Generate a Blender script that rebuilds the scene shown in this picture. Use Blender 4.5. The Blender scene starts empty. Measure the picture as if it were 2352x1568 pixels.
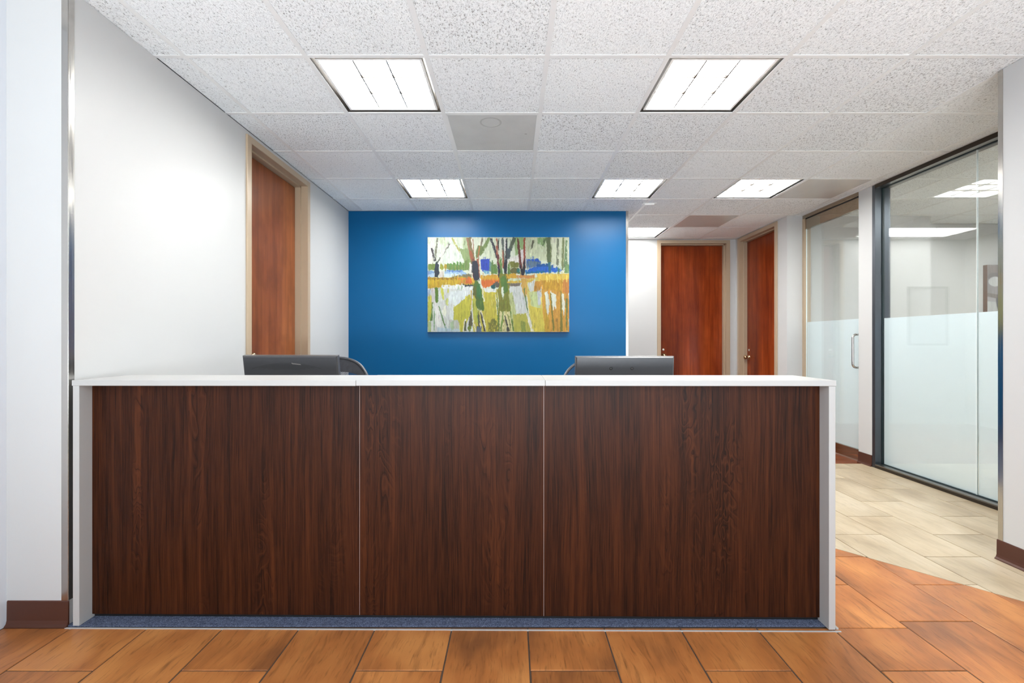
import bpy, bmesh, math, random
import numpy as np
from mathutils import Vector, Matrix, Euler

random.seed(7)
S = bpy.context.scene
COL = S.collection
CAMH = 1.157          # eye height
CEIL = 2.595          # ceiling height
F = 1107.0            # focal length in pixels of the 2352 px wide frame

# ------------------------------------------------------------------ camera, world, added fill light, exposure
cam_d = bpy.data.cameras.new('camera')
cam_d.sensor_width = 36.0
cam_d.lens = 36.0 * F / 2352.0
cam_d.clip_start = 0.02
cam = bpy.data.objects.new('camera', cam_d)
COL.objects.link(cam)
cam.location = (0, 0, CAMH)
cam.rotation_euler = (math.radians(90), 0, 0)
S.camera = cam

S.view_settings.view_transform = 'Standard'
S.view_settings.look = 'None'
S.view_settings.gamma = 1.0
S.view_settings.use_curve_mapping = False
S.view_settings.exposure = 1.80
LAMP = 14.0           # radiance of the fluorescent lenses
FILL = 175.0           # unseen fill light added behind the camera to brighten the ceiling (W)

w = bpy.data.worlds.new('world')
S.world = w
w.use_nodes = True
wn = w.node_tree.nodes
wn['Background'].inputs[0].default_value = (0.72, 0.85, 1.0, 1)
wn['Background'].inputs[1].default_value = 0.45

ld = bpy.data.lights.new('ceiling_fill', 'AREA')
ld.shape = 'RECTANGLE'; ld.size = 4.2; ld.size_y = 1.2
ld.energy = FILL
ld.color = (0.86, 0.93, 1.0)
lo = bpy.data.objects.new('ceiling_fill', ld)
COL.objects.link(lo)
lo.location = (0.27, -2.75, 0.75)
lo.rotation_euler = (math.radians(166), 0, 0)     # added fill, aimed almost straight up at the ceiling

try:
    S.cycles.use_denoising = True
    S.cycles.max_bounces = 10
    S.cycles.diffuse_bounces = 6
    S.cycles.glossy_bounces = 4
    S.cycles.transparent_max_bounces = 12
    S.cycles.caustics_reflective = False
    S.cycles.caustics_refractive = False
    S.cycles.sample_clamp_indirect = 8.0
except Exception:
    pass

# ------------------------------------------------------------------ materials
def lin(c):
    return tuple(((v / 255) / 12.92 if v / 255 <= 0.04045 else ((v / 255 + 0.055) / 1.055) ** 2.4) for v in c)

class NT:
    """small node helper"""
    def __init__(s, name):
        s.m = bpy.data.materials.new(name); s.m.use_nodes = True
        s.t = s.m.node_tree; s.n = s.t.nodes; s.b = s.n['Principled BSDF']
        s.out = s.n['Material Output']
    def node(s, typ, **kw):
        n = s.n.new(typ)
        for k, v in kw.items():
            if k.startswith('i_'):
                key = k[2:].replace('_', ' ')
                n.inputs[key].default_value = v
            else:
                setattr(n, k, v)
        return n
    def link(s, a, b):
        s.t.links.new(a, b)
    def coords(s, scale=(1, 1, 1), rnd=0.0):
        tc = s.node('ShaderNodeTexCoord'); mp = s.node('ShaderNodeMapping')
        mp.inputs['Scale'].default_value = scale
        s.link(tc.outputs['Object'], mp.inputs['Vector'])
        if rnd:
            oi = s.node('ShaderNodeObjectInfo')
            cx = s.node('ShaderNodeCombineXYZ')
            for i, k in enumerate((rnd, rnd * 1.7, rnd * 0.6)):
                mu = s.node('ShaderNodeMath', operation='MULTIPLY'); mu.inputs[1].default_value = k
                s.link(oi.outputs['Random'], mu.inputs[0]); s.link(mu.outputs[0], cx.inputs[i])
            s.link(cx.outputs[0], mp.inputs['Location'])
        return mp.outputs[0]
    def noise(s, vec, scale, detail=4, rough=0.55, dist=0.0):
        n = s.node('ShaderNodeTexNoise'); n.inputs['Scale'].default_value = scale
        n.inputs['Detail'].default_value = detail; n.inputs['Roughness'].default_value = rough
        n.inputs['Distortion'].default_value = dist
        s.link(vec, n.inputs['Vector']); return n.outputs['Fac']
    def ramp(s, fac, stops, interp='LINEAR'):
        r = s.node('ShaderNodeValToRGB'); e = r.color_ramp.elements; r.color_ramp.interpolation = interp
        while len(e) < len(stops): e.new(0.5)
        for k, (p, c) in enumerate(stops):
            e[k].position = p
            e[k].color = (c, c, c, 1) if isinstance(c, (int, float)) else (*c, 1)
        s.link(fac, r.inputs[0]); return r.outputs[0]
    def mix(s, fac, a, b, mode='MIX'):
        m = s.node('ShaderNodeMix', data_type='RGBA', blend_type=mode)
        for k, v in ((0, fac), (6, a), (7, b)):
            if isinstance(v, (int, float)): m.inputs[k].default_value = v
            elif isinstance(v, tuple): m.inputs[k].default_value = (*v, 1)
            else: s.link(v, m.inputs[k])
        return m.outputs[2]
    def bump(s, h, strength, dist=0.01):
        b = s.node('ShaderNodeBump'); b.inputs['Strength'].default_value = strength
        b.inputs['Distance'].default_value = dist
        s.link(h, b.inputs['Height']); s.link(b.outputs[0], s.b.inputs['Normal'])
    def set(s, rough=0.5, metal=0.0, col=None, spec=0.5, coat=0.0):
        s.b.inputs['Roughness'].default_value = rough
        s.b.inputs['Metallic'].default_value = metal
        s.b.inputs['Specular IOR Level'].default_value = spec
        if coat:
            s.b.inputs['Coat Weight'].default_value = coat; s.b.inputs['Coat Roughness'].default_value = 0.08
        if col is not None:
            if isinstance(col, tuple): s.b.inputs['Base Color'].default_value = (*col, 1)
            else: s.link(col, s.b.inputs['Base Color'])
        return s.m

def paint(name, rgb, rough=0.5, spec=0.4, bump=0.12, var=0.03):
    k = NT(name); v = k.coords()
    c = lin(rgb)
    n = k.noise(v, 1.3, 3)
    col = k.mix(n, tuple(x * (1 - var) for x in c), tuple(min(1, x * (1 + var)) for x in c))
    if bump: k.bump(k.noise(v, 260, 2), bump, 0.001)
    return k.set(rough, 0, col, spec)

def plain(name, rgb, rough=0.5, metal=0.0, spec=0.5, grain=0.04):
    k = NT(name); v = k.coords(); c = lin(rgb)
    n = k.noise(v, 35, 3)
    col = k.mix(n, tuple(x * (1 - grain) for x in c), tuple(min(1, x * (1 + grain)) for x in c))
    return k.set(rough, metal, col, spec)

M = {}
M['wall'] = paint('white_wall_paint', (188, 188, 187), 0.42, 0.3)
M['wall_daylit'] = paint('daylit_white_paint', (206, 210, 216), 0.5, 0.3)  # white wall paint made brighter and bluer, incoming light put into the colour
M['blue'] = paint('blue_wall_paint', (0, 78, 124), 0.36, 0.2, 0.10, 0.05)
M['beige'] = paint('beige_door_frame_paint', (172, 152, 128), 0.35, 0.5, 0.05)
M['vinyl'] = plain('brown_vinyl', (76, 46, 36), 0.45, 0, 0.25)
M['laminate'] = plain('white_laminate', (174, 173, 171), 0.38, 0, 0.3, 0.01)
M['grid'] = plain('white_grid_metal', (228, 229, 229), 0.4, 0, 0.4, 0.01)
M['white'] = plain('white_enamel', (240, 240, 238), 0.35)
M['reveal'] = plain('grey_light_housing', (70, 66, 62), 0.35, 0.6)
M['black'] = plain('black_plastic', (38, 38, 40), 0.42)
M['monitor'] = plain('charcoal_monitor_plastic', (52, 52, 55), 0.38, 0, 0.6, 0.08)
M['monitor_edge'] = plain('satin_monitor_edge', (96, 93, 92), 0.3, 0.4)
M['dark'] = plain('near_black', (14, 14, 15), 0.5)
M['frame_grey'] = plain('grey_chair_frame', (82, 82, 86), 0.35, 0.5)
M['fabric'] = plain('dark_chair_fabric', (62, 62, 66), 0.9, 0, 0.2, 0.35)
M['bronze'] = plain('dark_bronze_metal', (138, 133, 126), 0.28, 0.95)
M['jamb'] = plain('jamb_metal_blue_reflection', (88, 92, 98), 0.38, 0.9)  # bronze darkened and blued: the blue reflection is put into the colour
M['bronze_dark'] = plain('dark_bronze_face', (58, 50, 42), 0.4, 0.6)
M['knob'] = plain('satin_brass', (196, 170, 132), 0.2, 1.0)
M['keyway'] = plain('satin_nickel', (214, 208, 198), 0.3, 0.8)
M['seam'] = plain('pale_edge_strip', (170, 150, 142), 0.4)
M['screen'] = plain('dark_screen_glass', (10, 11, 13), 0.12)
M['brown_side'] = plain('brown_canvas_edge', (104, 66, 38), 0.7, 0, 0.3, 0.4)
M['grout'] = plain('grey_brown_grout', (84, 70, 60), 0.8, 0, 0.2, 0.3)

def brushed(name, rgb, rough=0.16):
    k = NT(name); v = k.coords((220, 220, 2.5))
    n = k.noise(v, 1.0, 3)
    c = lin(rgb)
    r = k.ramp(n, [(0.3, rough * 0.7), (0.7, rough * 1.5)])
    m = k.set(rough, 1.0, k.mix(n, tuple(x * .92 for x in c), c))
    k.link(r, k.b.inputs['Roughness'])
    return m
M['steel'] = brushed('brushed_stainless_steel', (196, 193, 188))
M['polished'] = brushed('polished_rail_metal', (176, 160, 140), 0.05)

# ceiling tile: fissured mineral fibre
def tile_mat():
    k = NT('fissured_ceiling_tile')
    v = k.coords((1.7, 0.95, 1), rnd=37.0)
    v2 = k.coords((1, 1, 1), rnd=53.0)
    oi = k.node('ShaderNodeObjectInfo')
    n1 = k.noise(v, 84, 5, 0.62, 0.6)
    n2 = k.noise(v2, 190, 3, 0.6)
    # some tiles are more deeply fissured than others
    sh = k.node('ShaderNodeMath', operation='MULTIPLY_ADD'); sh.inputs[1].default_value = -0.05; k.link(oi.outputs['Random'], sh.inputs[0]); k.link(n1, sh.inputs[2])
    n1 = sh.outputs[0]
    h = k.mix(0.3, k.ramp(n1, [(0.33, 0.0), (0.50, 1.0)]), k.ramp(n2, [(0.30, 0.0), (0.50, 1.0)]))
    pc = k.ramp(n1, [(0.29, 0.0), (0.405, 1.0)])
    fc = k.ramp(n2, [(0.28, 0.45), (0.40, 1.0)])
    base = k.mix(k.noise(v2, 2.0, 2), lin((244, 247, 249)), lin((250, 253, 254)))
    col = k.mix(pc, lin((142, 141, 140)), base)
    col = k.mix(fc, lin((150, 149, 148)), col)
    k.bump(h, 0.7, 0.005)
    return k.set(0.9, 0, col, 0.1)
M['tile'] = tile_mat()

def vent_mat(name, rgb, rough, dots=True):
    k = NT(name)
    tc = k.node('ShaderNodeTexCoord')
    w1 = k.node('ShaderNodeTexWave', wave_type='BANDS', bands_direction='X'); w1.inputs['Scale'].default_value = 75
    w2 = k.node('ShaderNodeTexWave', wave_type='BANDS', bands_direction='Y'); w2.inputs['Scale'].default_value = 75
    k.link(tc.outputs['Object'], w1.inputs['Vector']); k.link(tc.outputs['Object'], w2.inputs['Vector'])
    mu = k.mix(1.0, w1.outputs['Color'], w2.outputs['Color'], 'MULTIPLY')
    c = lin(rgb)
    f = k.ramp(mu, [(0.25, 0.0), (0.6, 1.0)])
    col = k.mix(f, tuple(min(1, x * 1.12) for x in c), tuple(x * 0.62 for x in c))
    # dusty mottling left by the air flow
    n = k.noise(k.coords((1, 1, 1), 11), 7, 3)
    col = k.mix(k.ramp(n, [(0.4, 0.0), (0.75, 0.25)]), col, tuple(x * 0.7 for x in c))
    return k.set(rough, 0.1, col, 0.5)
M['vent'] = vent_mat('perforated_grey_vent', (204, 204, 203), 0.4)
M['vent_smooth'] = vent_mat('perforated_satin_vent', (202, 199, 195), 0.25)

# emissive lens
def lens_mat(name, e):
    k = NT(name)
    k.b.inputs['Base Color'].default_value = (0.9, 0.9, 0.9, 1)
    k.b.inputs['Emission Color'].default_value = (0.985, 0.99, 0.965, 1)
    k.b.inputs['Emission Strength'].default_value = e
    return k.m
M['lens'] = lens_mat('lit_fluorescent_lens', LAMP); M['lens_dim'] = lens_mat('lit_acrylic_panel', LAMP * 0.4)

# walnut laminate of the desk front (grain runs up)
def walnut():
    k = NT('dark_walnut_laminate')
    def warped(scale_z, amt, nscale, nz):
        add = k.node('ShaderNodeVectorMath', operation='MULTIPLY_ADD')
        k.link(k.noise(k.coords((1, 1, nz)), nscale, 2, 0.5), add.inputs[0]); add.inputs[1].default_value = (amt, 0.0, 0.0)
        k.link(k.coords((1, 1, scale_z)), add.inputs[2]); return add.outputs[0]
    v = warped(0.018, 0.035, 3.0, 0.35)
    fine = k.noise(v, 330, 5, 0.65)
    med = k.noise(v, 60, 5, 0.6)
    wide = k.noise(warped(0.06, 0.04, 3.0, 0.35), 13, 3, 0.5)
    knot = k.noise(k.coords((1, 1, 0.25)), 9.0, 3, 0.5, 0.8)
    # cathedral figure: contour lines of a stretched noise field
    fld = k.noise(k.coords((1, 1, 0.30)), 6.0, 3, 0.5, 0.6)
    mu = k.node('ShaderNodeMath', operation='MULTIPLY'); mu.inputs[1].default_value = 22.0; k.link(fld, mu.inputs[0])
    fr = k.node('ShaderNodeMath', operation='FRACT'); k.link(mu.outputs[0], fr.inputs[0])
    band = k.noise(k.coords((1, 1, 0.05)), 7.0, 2, 0.5)
    col = k.ramp(med, [(0.30, lin((38, 20, 11))), (0.5, lin((62, 34, 19))), (0.72, lin((92, 54, 30)))])
    col = k.mix(1.0, col, k.ramp(wide, [(0.3, (0.62, 0.60, 0.58)), (0.7, (1.34, 1.28, 1.20))]), 'MULTIPLY')
    col = k.mix(k.ramp(fine, [(0.46, 0.0), (0.66, 0.5)]), col, lin((104, 62, 36)))
    col = k.mix(k.ramp(fine, [(0.34, 0.5), (0.46, 0.0)]), col, lin((26, 13, 7)))
    msk = k.mix(1.0, k.ramp(band, [(0.50, 0.0), (0.60, 1.0)]), k.ramp(knot, [(0.40, 0.0), (0.55, 0.9)]), 'MULTIPLY')
    ln = k.mix(1.0, k.ramp(fr.outputs[0], [(0.0, 0.9), (0.22, 0.0)]), msk, 'MULTIPLY')
    col = k.mix(ln, col, lin((24, 11, 6)))
    ln2 = k.mix(1.0, k.ramp(fr.outputs[0], [(0.6, 0.0), (0.78, 0.4), (0.9, 0.0)]), msk, 'MULTIPLY')
    col = k.mix(ln2, col, lin((116, 70, 42)))
    k.bump(fine, 0.06, 0.0008)
    return k.set(0.42, 0, k.mix(1.0, col, (0.55, 0.44, 0.36), 'MULTIPLY'), 0.14)
M['walnut'] = walnut()

def door_wood(name, a, b, c, gl=0.28, blot_amt=0.3):
    k = NT(name)
    v = k.coords((1, 1, 0.03)); vb = k.coords((1, 1, 0.22))
    fine = k.noise(v, 190, 5, 0.6); med = k.noise(v, 34, 4, 0.5); broad = k.noise(vb, 5.0, 3, 0.5)
    blot = k.noise(k.coords((1, 1, 0.6)), 6.0, 4, 0.55)
    col = k.ramp(broad, [(0.30, lin(a)), (0.52, lin(b)), (0.72, lin(c))])
    col = k.mix(k.ramp(med, [(0.35, 0.4), (0.6, 0.0)]), col, tuple(x * 0.6 for x in lin(a)))
    col = k.mix(k.ramp(fine, [(0.45, 0.0), (0.7, 0.35)]), col, lin(c))
    col = k.mix(k.ramp(blot, [(0.38, blot_amt), (0.52, 0.0)]), col, tuple(x * 0.6 for x in lin(a)))
    return k.set(gl, 0, col, 0.25)
M['door_left'] = door_wood('warm_brown_door_veneer', (108, 58, 30), (134, 74, 40), (154, 90, 50))
M['door_red'] = door_wood('red_brown_door_veneer', (92, 32, 13), (126, 50, 19), (152, 68, 28), 0.2, 0.12)

def floor_tile(name, dark, mid, light, grain, rough, gs=1.0):
    k = NT(name)
    v = k.coords((1.0, 0.10, 1), rnd=41.0)
    vb = k.coords((1, 0.55, 1), rnd=29.0)
    # bend the grain a little so it makes cathedral curves
    add = k.node('ShaderNodeVectorMath', operation='MULTIPLY_ADD')
    k.link(k.noise(vb, 5, 2), add.inputs[0]); add.inputs[1].default_value = (0.07, 0, 0)
    k.link(v, add.inputs[2])
    fine = k.noise(add.outputs[0], 120, 5, 0.6); med = k.noise(add.outputs[0], 38, 4, 0.6)
    broad = k.noise(vb, 4.2, 3, 0.55)
    col = k.ramp(broad, [(0.30, lin(dark)), (0.5, lin(mid)), (0.70, lin(light))])
    col = k.mix(k.ramp(fine, [(0.30, grain), (0.45, 0.0)]), col, tuple(x * 0.45 for x in lin(dark)))
    col = k.mix(k.ramp(med, [(0.30, grain * 0.8), (0.46, 0.0)]), col, tuple(x * 0.6 for x in lin(dark)))
    col = k.mix(k.ramp(med, [(0.55, 0.0), (0.75, 0.4)]), col, lin(light))
    oi = k.node('ShaderNodeObjectInfo')
    val = k.ramp(oi.outputs['Random'], [(0, 0.90), (1, 1.06)])
    col = k.mix(1.0, col, val, 'MULTIPLY')
    k.bump(fine, 0.10, 0.001)
    return k.set(rough, 0, col, 0.32)
M['orange'] = floor_tile('orange_brown_wood_look_tile', (132, 82, 48), (174, 108, 58), (198, 132, 74), 0.5, 0.33)
M['cream'] = floor_tile('cream_wood_look_tile', (160, 141, 115), (184, 166, 138), (198, 182, 157), 0.30, 0.34)
M['redplank'] = floor_tile('red_brown_floor_plank', (88, 40, 20), (120, 60, 32), (150, 84, 46), 0.5, 0.25)

def carpet_mat():
    k = NT('blue_grey_carpet'); v = k.coords()
    n = k.noise(v, 330, 3, 0.7); n2 = k.noise(v, 90, 3, 0.7)
    col = k.ramp(n, [(0.32, lin((48, 54, 72))), (0.5, lin((98, 108, 134))), (0.68, lin((150, 158, 180)))])
    col = k.mix(k.ramp(n2, [(0.35, 0.4), (0.6, 0.0)]), col, lin((34, 38, 52)))
    k.bump(n, 1.0, 0.006)
    return k.set(0.95, 0, col, 0.1)
M['carpet'] = carpet_mat()

def glass_mat(name, tint, ior=1.55, rough=0.0):
    k = NT(name)
    k.n.remove(k.b)
    tr = k.node('ShaderNodeBsdfTransparent'); tr.inputs[0].default_value = (*tint, 1)
    gl = k.node('ShaderNodeBsdfGlossy'); gl.inputs['Roughness'].default_value = rough
    gl.inputs[0].default_value = (1, 1, 1, 1)
    fr = k.node('ShaderNodeFresnel')
    ge = k.node('ShaderNodeNewGeometry'); mr = k.node('ShaderNodeMapRange')
    mr.inputs['To Min'].default_value = ior; mr.inputs['To Max'].default_value = 1 / ior   # same reflection on both faces of the pane
    k.link(ge.outputs['Backfacing'], mr.inputs['Value']); k.link(mr.outputs[0], fr.inputs[0])
    mx = k.node('ShaderNodeMixShader')
    k.link(fr.outputs[0], mx.inputs[0]); k.link(tr.outputs[0], mx.inputs[1]); k.link(gl.outputs[0], mx.inputs[2])
    k.link(mx.outputs[0], k.out.inputs[0])
    return k.m
M['glass'] = glass_mat('clear_green_tinted_glass', (0.93, 0.955, 0.955), 1.7)
M['glass_day'] = glass_mat('clear_shop_front_glass', (0.97, 0.98, 0.98))
def frost_mat():
    k = NT('frosted_film')
    k.n.remove(k.b)
    tr = k.node('ShaderNodeBsdfTransparent'); tr.inputs[0].default_value = (0.9, 0.96, 1.0, 1)
    df = k.node('ShaderNodeBsdfDiffuse')
    tl = k.node('ShaderNodeBsdfTranslucent')
    df.inputs[0].default_value = (*lin((232, 241, 247)), 1); tl.inputs[0].default_value = (*lin((240, 250, 255)), 1)
    gl = k.node('ShaderNodeBsdfGlossy'); gl.inputs['Roughness'].default_value = 0.06
    m1 = k.node('ShaderNodeMixShader'); m1.inputs[0].default_value = 0.38
    m2 = k.node('ShaderNodeMixShader'); m2.inputs[0].default_value = 0.03
    m3 = k.node('ShaderNodeMixShader'); fr = k.node('ShaderNodeFresnel')
    ge = k.node('ShaderNodeNewGeometry'); mr = k.node('ShaderNodeMapRange')
    mr.inputs['To Min'].default_value = 1.4; mr.inputs['To Max'].default_value = 1 / 1.4
    k.link(ge.outputs['Backfacing'], mr.inputs['Value']); k.link(mr.outputs[0], fr.inputs[0])
    k.link(df.outputs[0], m1.inputs[1]); k.link(tl.outputs[0], m1.inputs[2])
    k.link(m1.outputs[0], m2.inputs[1]); k.link(tr.outputs[0], m2.inputs[2])
    k.link(fr.outputs[0], m3.inputs[0]); k.link(m2.outputs[0], m3.inputs[1]); k.link(gl.outputs[0], m3.inputs[2])
    k.link(m3.outputs[0], k.out.inputs[0])
    return k.m
M['frost'] = frost_mat()
M['glass_edge'] = plain('bright_polished_glass_edge', (240, 248, 248), 0.12)
M['gasket'] = plain('teal_dark_gasket', (22, 40, 44), 0.4)

def vcol_mat(name, rough=0.55):
    k = NT(name)
    a = k.node('ShaderNodeVertexColor'); a.layer_name = 'Col'
    v = k.coords()
    k.bump(k.noise(v, 260, 3), 0.15, 0.001)
    return k.set(rough, 0, a.outputs['Color'], 0.3)
M['canvas'] = vcol_mat('painted_canvas', 0.6)

# ------------------------------------------------------------------ geometry helpers
def tagit(o, label=None, cat=None, group=None, kind=None):
    if label: o['label'] = label
    if cat: o['category'] = cat
    if group: o['group'] = group
    if kind: o['kind'] = kind
    return o

def empty(name, loc=(0, 0, 0), rz=0.0, label=None, cat=None, group=None, kind=None):
    o = bpy.data.objects.new(name, None); COL.objects.link(o)
    o.empty_display_size = 0.1
    o.location = loc; o.rotation_euler = (0, 0, rz)
    return tagit(o, label, cat, group, kind)

def link_bm(name, bm, mat, parent=None, smooth=False):
    me = bpy.data.meshes.new(name)
    bmesh.ops.recalc_face_normals(bm, faces=bm.faces[:])
    bm.to_mesh(me); bm.free()
    mats = mat if isinstance(mat, (list, tuple)) else [mat]
    for x in mats: me.materials.append(x)
    if smooth:
        for p in me.polygons: p.use_smooth = True
    o = bpy.data.objects.new(name, me); COL.objects.link(o)
    if parent is not None: o.parent = parent
    return o

def box(bm, x0, x1, y0, y1, z0, z1, bevel=0.0, mi=0, seg=2):
    g = bmesh.ops.create_cube(bm, size=1.0)
    vs = g['verts']
    for v in vs:
        v.co.x = x0 + (v.co.x + 0.5) * (x1 - x0)
        v.co.y = y0 + (v.co.y + 0.5) * (y1 - y0)
        v.co.z = z0 + (v.co.z + 0.5) * (z1 - z0)
    fs = set(f for v in vs for f in v.link_faces)
    for f in fs: f.material_index = mi
    if bevel > 0:
        es = list(set(e for v in vs for e in v.link_edges))
        r = bmesh.ops.bevel(bm, geom=es, offset=bevel, segments=seg, profile=0.5, affect='EDGES')
        for f in r['faces']: f.material_index = mi
    return vs

def boxes(name, lst, mat, parent=None, bevel=0.0, smooth=False):
    bm = bmesh.new()
    for b in lst: box(bm, *b, bevel=bevel)
    return link_bm(name, bm, mat, parent, smooth)

def tube(bm, pts, r, seg=12, cap=True, closed=False):
    """round tube along pts; r number or list"""
    pts = [Vector(p) for p in pts]; n = len(pts)
    rs = r if isinstance(r, (list, tuple)) else [r] * n
    rings = []; up = None
    for i, p in enumerate(pts):
        if closed: t = (pts[(i + 1) % n] - pts[(i - 1) % n])
        else: t = (pts[min(i + 1, n - 1)] - pts[max(i - 1, 0)])
        t.normalize()
        if up is None:
            up = Vector((0, 0, 1)) if abs(t.z) < 0.9 else Vector((1, 0, 0))
        a = t.cross(up)
        if a.length < 1e-5: a = t.cross(Vector((0, 1, 0)))
        a.normalize(); b = a.cross(t).normalized(); up = b
        rings.append([bm.verts.new(p + (a * math.cos(2 * math.pi * k / seg) + b * math.sin(2 * math.pi * k / seg)) * rs[i]) for k in range(seg)])
    m = n if closed else n - 1
    for i in range(m):
        A, B = rings[i], rings[(i + 1) % n]
        for k in range(seg):
            bm.faces.new((A[k], A[(k + 1) % seg], B[(k + 1) % seg], B[k]))
    if cap and not closed:
        bm.faces.new(rings[0]); bm.faces.new(list(reversed(rings[-1])))

def lathe(bm, prof, center, axis='Z', seg=24):
    """prof list of (r, h) along axis"""
    c = Vector(center)
    ax = {'X': Vector((1, 0, 0)), 'Y': Vector((0, 1, 0)), 'Z': Vector((0, 0, 1))}[axis]
    a = Vector((0, 0, 1)) if axis != 'Z' else Vector((1, 0, 0)); b = ax.cross(a)
    rings = []
    for r, h in prof:
        r = max(r, 1e-4)
        rings.append([bm.verts.new(c + ax * h + (a * math.cos(2 * math.pi * k / seg) + b * math.sin(2 * math.pi * k / seg)) * r) for k in range(seg)])
    for A, B in zip(rings, rings[1:]):
        for k in range(seg): bm.faces.new((A[k], A[(k + 1) % seg], B[(k + 1) % seg], B[k]))
    bm.faces.new(rings[0]); bm.faces.new(list(reversed(rings[-1])))

def prism(bm, prof, p0, p1, u, v):
    """extrude 2-D profile (list of (a,b) in axes u,v) from p0 to p1"""
    u = Vector(u); v = Vector(v); p0 = Vector(p0); p1 = Vector(p1)
    A = [bm.verts.new(p0 + u * a + v * b) for a, b in prof]
    B = [bm.verts.new(p1 + u * a + v * b) for a, b in prof]
    n = len(prof)
    for k in range(n): bm.faces.new((A[k], A[(k + 1) % n], B[(k + 1) % n], B[k]))
    bm.faces.new(A); bm.faces.new(list(reversed(B)))

# ------------------------------------------------------------------ walls
def struct(o, label, cat): return tagit(o, label, cat, None, 'structure')

DL0, DL1 = 3.315, 4.231            # left door opening along the left wall
struct(boxes('wall_left', [
    (-2.02, -1.805, 1.96, DL0, 0, CEIL), (-2.02, -1.805, DL1, 5.47, 0, CEIL),
    (-2.02, -1.805, DL0, DL1, 2.52, CEIL), (-2.02, -1.95, DL0, DL1, 0, 2.52),
    (-2.20, -2.02, 1.96, 2.12, 0, CEIL)], M['wall']),
    'tall white wall on the left, holding the brown wooden door', 'wall')
struct(boxes('wall_left_front', [(-2.20, -2.056, -3.0, 1.96, 0, CEIL)], M['wall_daylit']),
       'bright white wall sliver at the far left edge of the frame', 'wall')
struct(boxes('wall_back', [(-2.02, 1.283, 5.32, 5.47, 0, CEIL)], M['blue']),
       'deep blue accent wall behind the reception desk', 'wall')
struct(boxes('wall_hallway_inner', [(0.25, 0.40, 5.47, 6.80, 0, CEIL)], M['wall']),
       'white wall closing the hallway behind the blue wall', 'wall')
HB0, HB1 = 2.095, 3.022            # hallway end door opening
struct(boxes('wall_hallway_end', [
    (0.25, HB0, 6.80, 7.0, 0, CEIL), (HB1, 3.36, 6.80, 7.0, 0, CEIL),
    (HB0, HB1, 6.80, 7.0, 2.54, CEIL), (HB0, HB1, 6.945, 7.0, 0, 2.54)], M['wall']),
    'white end wall of the hallway around the middle red-brown door', 'wall')
HS0, HS1 = 5.77, 6.67              # hallway side door opening
struct(boxes('wall_hallway_right', [
    (3.155, 3.36, 5.69, HS0, 0, CEIL), (3.155, 3.36, HS1, 6.80, 0, CEIL),
    (3.155, 3.36, HS0, HS1, 2.54, CEIL), (3.30, 3.36, HS0, HS1, 0, 2.54),
    (3.155, 4.80, 5.53, 5.69, 0, CEIL)], M['wall']),
    'white hallway side wall that jogs towards the glass door', 'wall')
struct(boxes('wall_pier', [(3.33, 3.47, 4.457, 4.63, 0, CEIL)], M['wall']),
       'narrow white pier between the glass door and the large window', 'wall')
struct(boxes('wall_right', [(2.59, 2.74, -3.0, 2.42, 0, CEIL), (2.59, 6.75, 2.42, 2.567, 0, CEIL)], M['wall']),
       'near white wall at the right edge of the frame', 'wall')
struct(boxes('wall_office_back', [(4.80, 6.75, 5.90, 6.05, 0, CEIL), (4.72, 4.80, 5.69, 6.05, 0, CEIL)], M['wall']),
       'white back wall of the glazed room behind the window', 'wall')
struct(boxes('wall_office_right', [(6.60, 6.75, 2.567, 5.90, 0, CEIL)], M['wall']),
       'white far right wall of the glazed room', 'wall')
struct(boxes('wall_front', [
    (-2.20, -1.85, -3.15, -3.0, 0, CEIL), (2.39, 2.74, -3.15, -3.0, 0, CEIL),
    (-1.85, 2.39, -3.15, -3.0, 2.45, CEIL), (-1.85, 2.39, -3.15, -3.0, 0, 0.10)], M['wall']),
    'white wall behind the viewer with a wide shop-front opening', 'wall')
wf = empty('window_2', (0, 0, 0), 0, 'wide shop-front window behind the viewer', 'window', None, 'structure')
boxes('window_frame', [(x - 0.03, x + 0.03, -3.12, -3.05, 0.10, 2.45) for x in (-1.82, -0.42, 0.96, 2.36)] +
      [(-1.82, 2.36, -3.12, -3.05, 0.10, 0.16), (-1.82, 2.36, -3.12, -3.05, 2.39, 2.45)], M['bronze'], wf)
for x0, x1 in ((-1.79, -0.45), (-0.39, 0.93), (0.99, 2.33)):
    boxes('pane', [(x0, x1, -3.09, -3.08, 0.16, 2.39)], M['glass_day'], wf)

# ------------------------------------------------------------------ ceiling: slab, lay-in tiles, grid, fixtures
GX, GY, GP = 0.178, 2.435, 0.61
HALL = [(-2.056, 2.59, -3.0, 1.97), (-1.805, 2.59, 1.95, 2.60), (-1.805, 3.33, 2.567, 5.32), (0.40, 3.33, 5.30, 5.53), (0.40, 3.155, 5.5, 6.80)]
OFF = [(3.47, 6.60, 2.567, 5.53), (4.80, 6.60, 5.5, 5.90)]
slab = boxes('ceiling', [(-2.25, 6.8, -3.2, 7.05, 2.70, 2.78), (-2.25, -2.20, -3.2, 7.05, 2.55, 2.70), (6.75, 6.8, -3.2, 7.05, 2.55, 2.70), (-2.2, 6.75, -3.2, -3.15, 2.55, 2.70), (-2.2, 6.75, 7.0, 7.05, 2.55, 2.70), (3.36, 6.75, 6.05, 7.0, 2.55, 2.70), (-2.2, -2.02, 2.12, 7.0, 2.55, 2.70), (2.74, 6.75, -3.15, 2.42, 2.55, 2.70), (-2.02, 0.25, 5.47, 7.0, 2.55, 2.70)], M['white'])  # unseen skirts and blocks added to keep light out above the tiles
struct(slab, 'white suspended ceiling of fissured square tiles in a metal grid', 'ceiling')
LIGHTS = {(-2, 0), (1, 0), (-2, 3), (1, 3), (3, 3)}
F_LIGHT = {(1, 6), (2, 6)}
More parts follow.
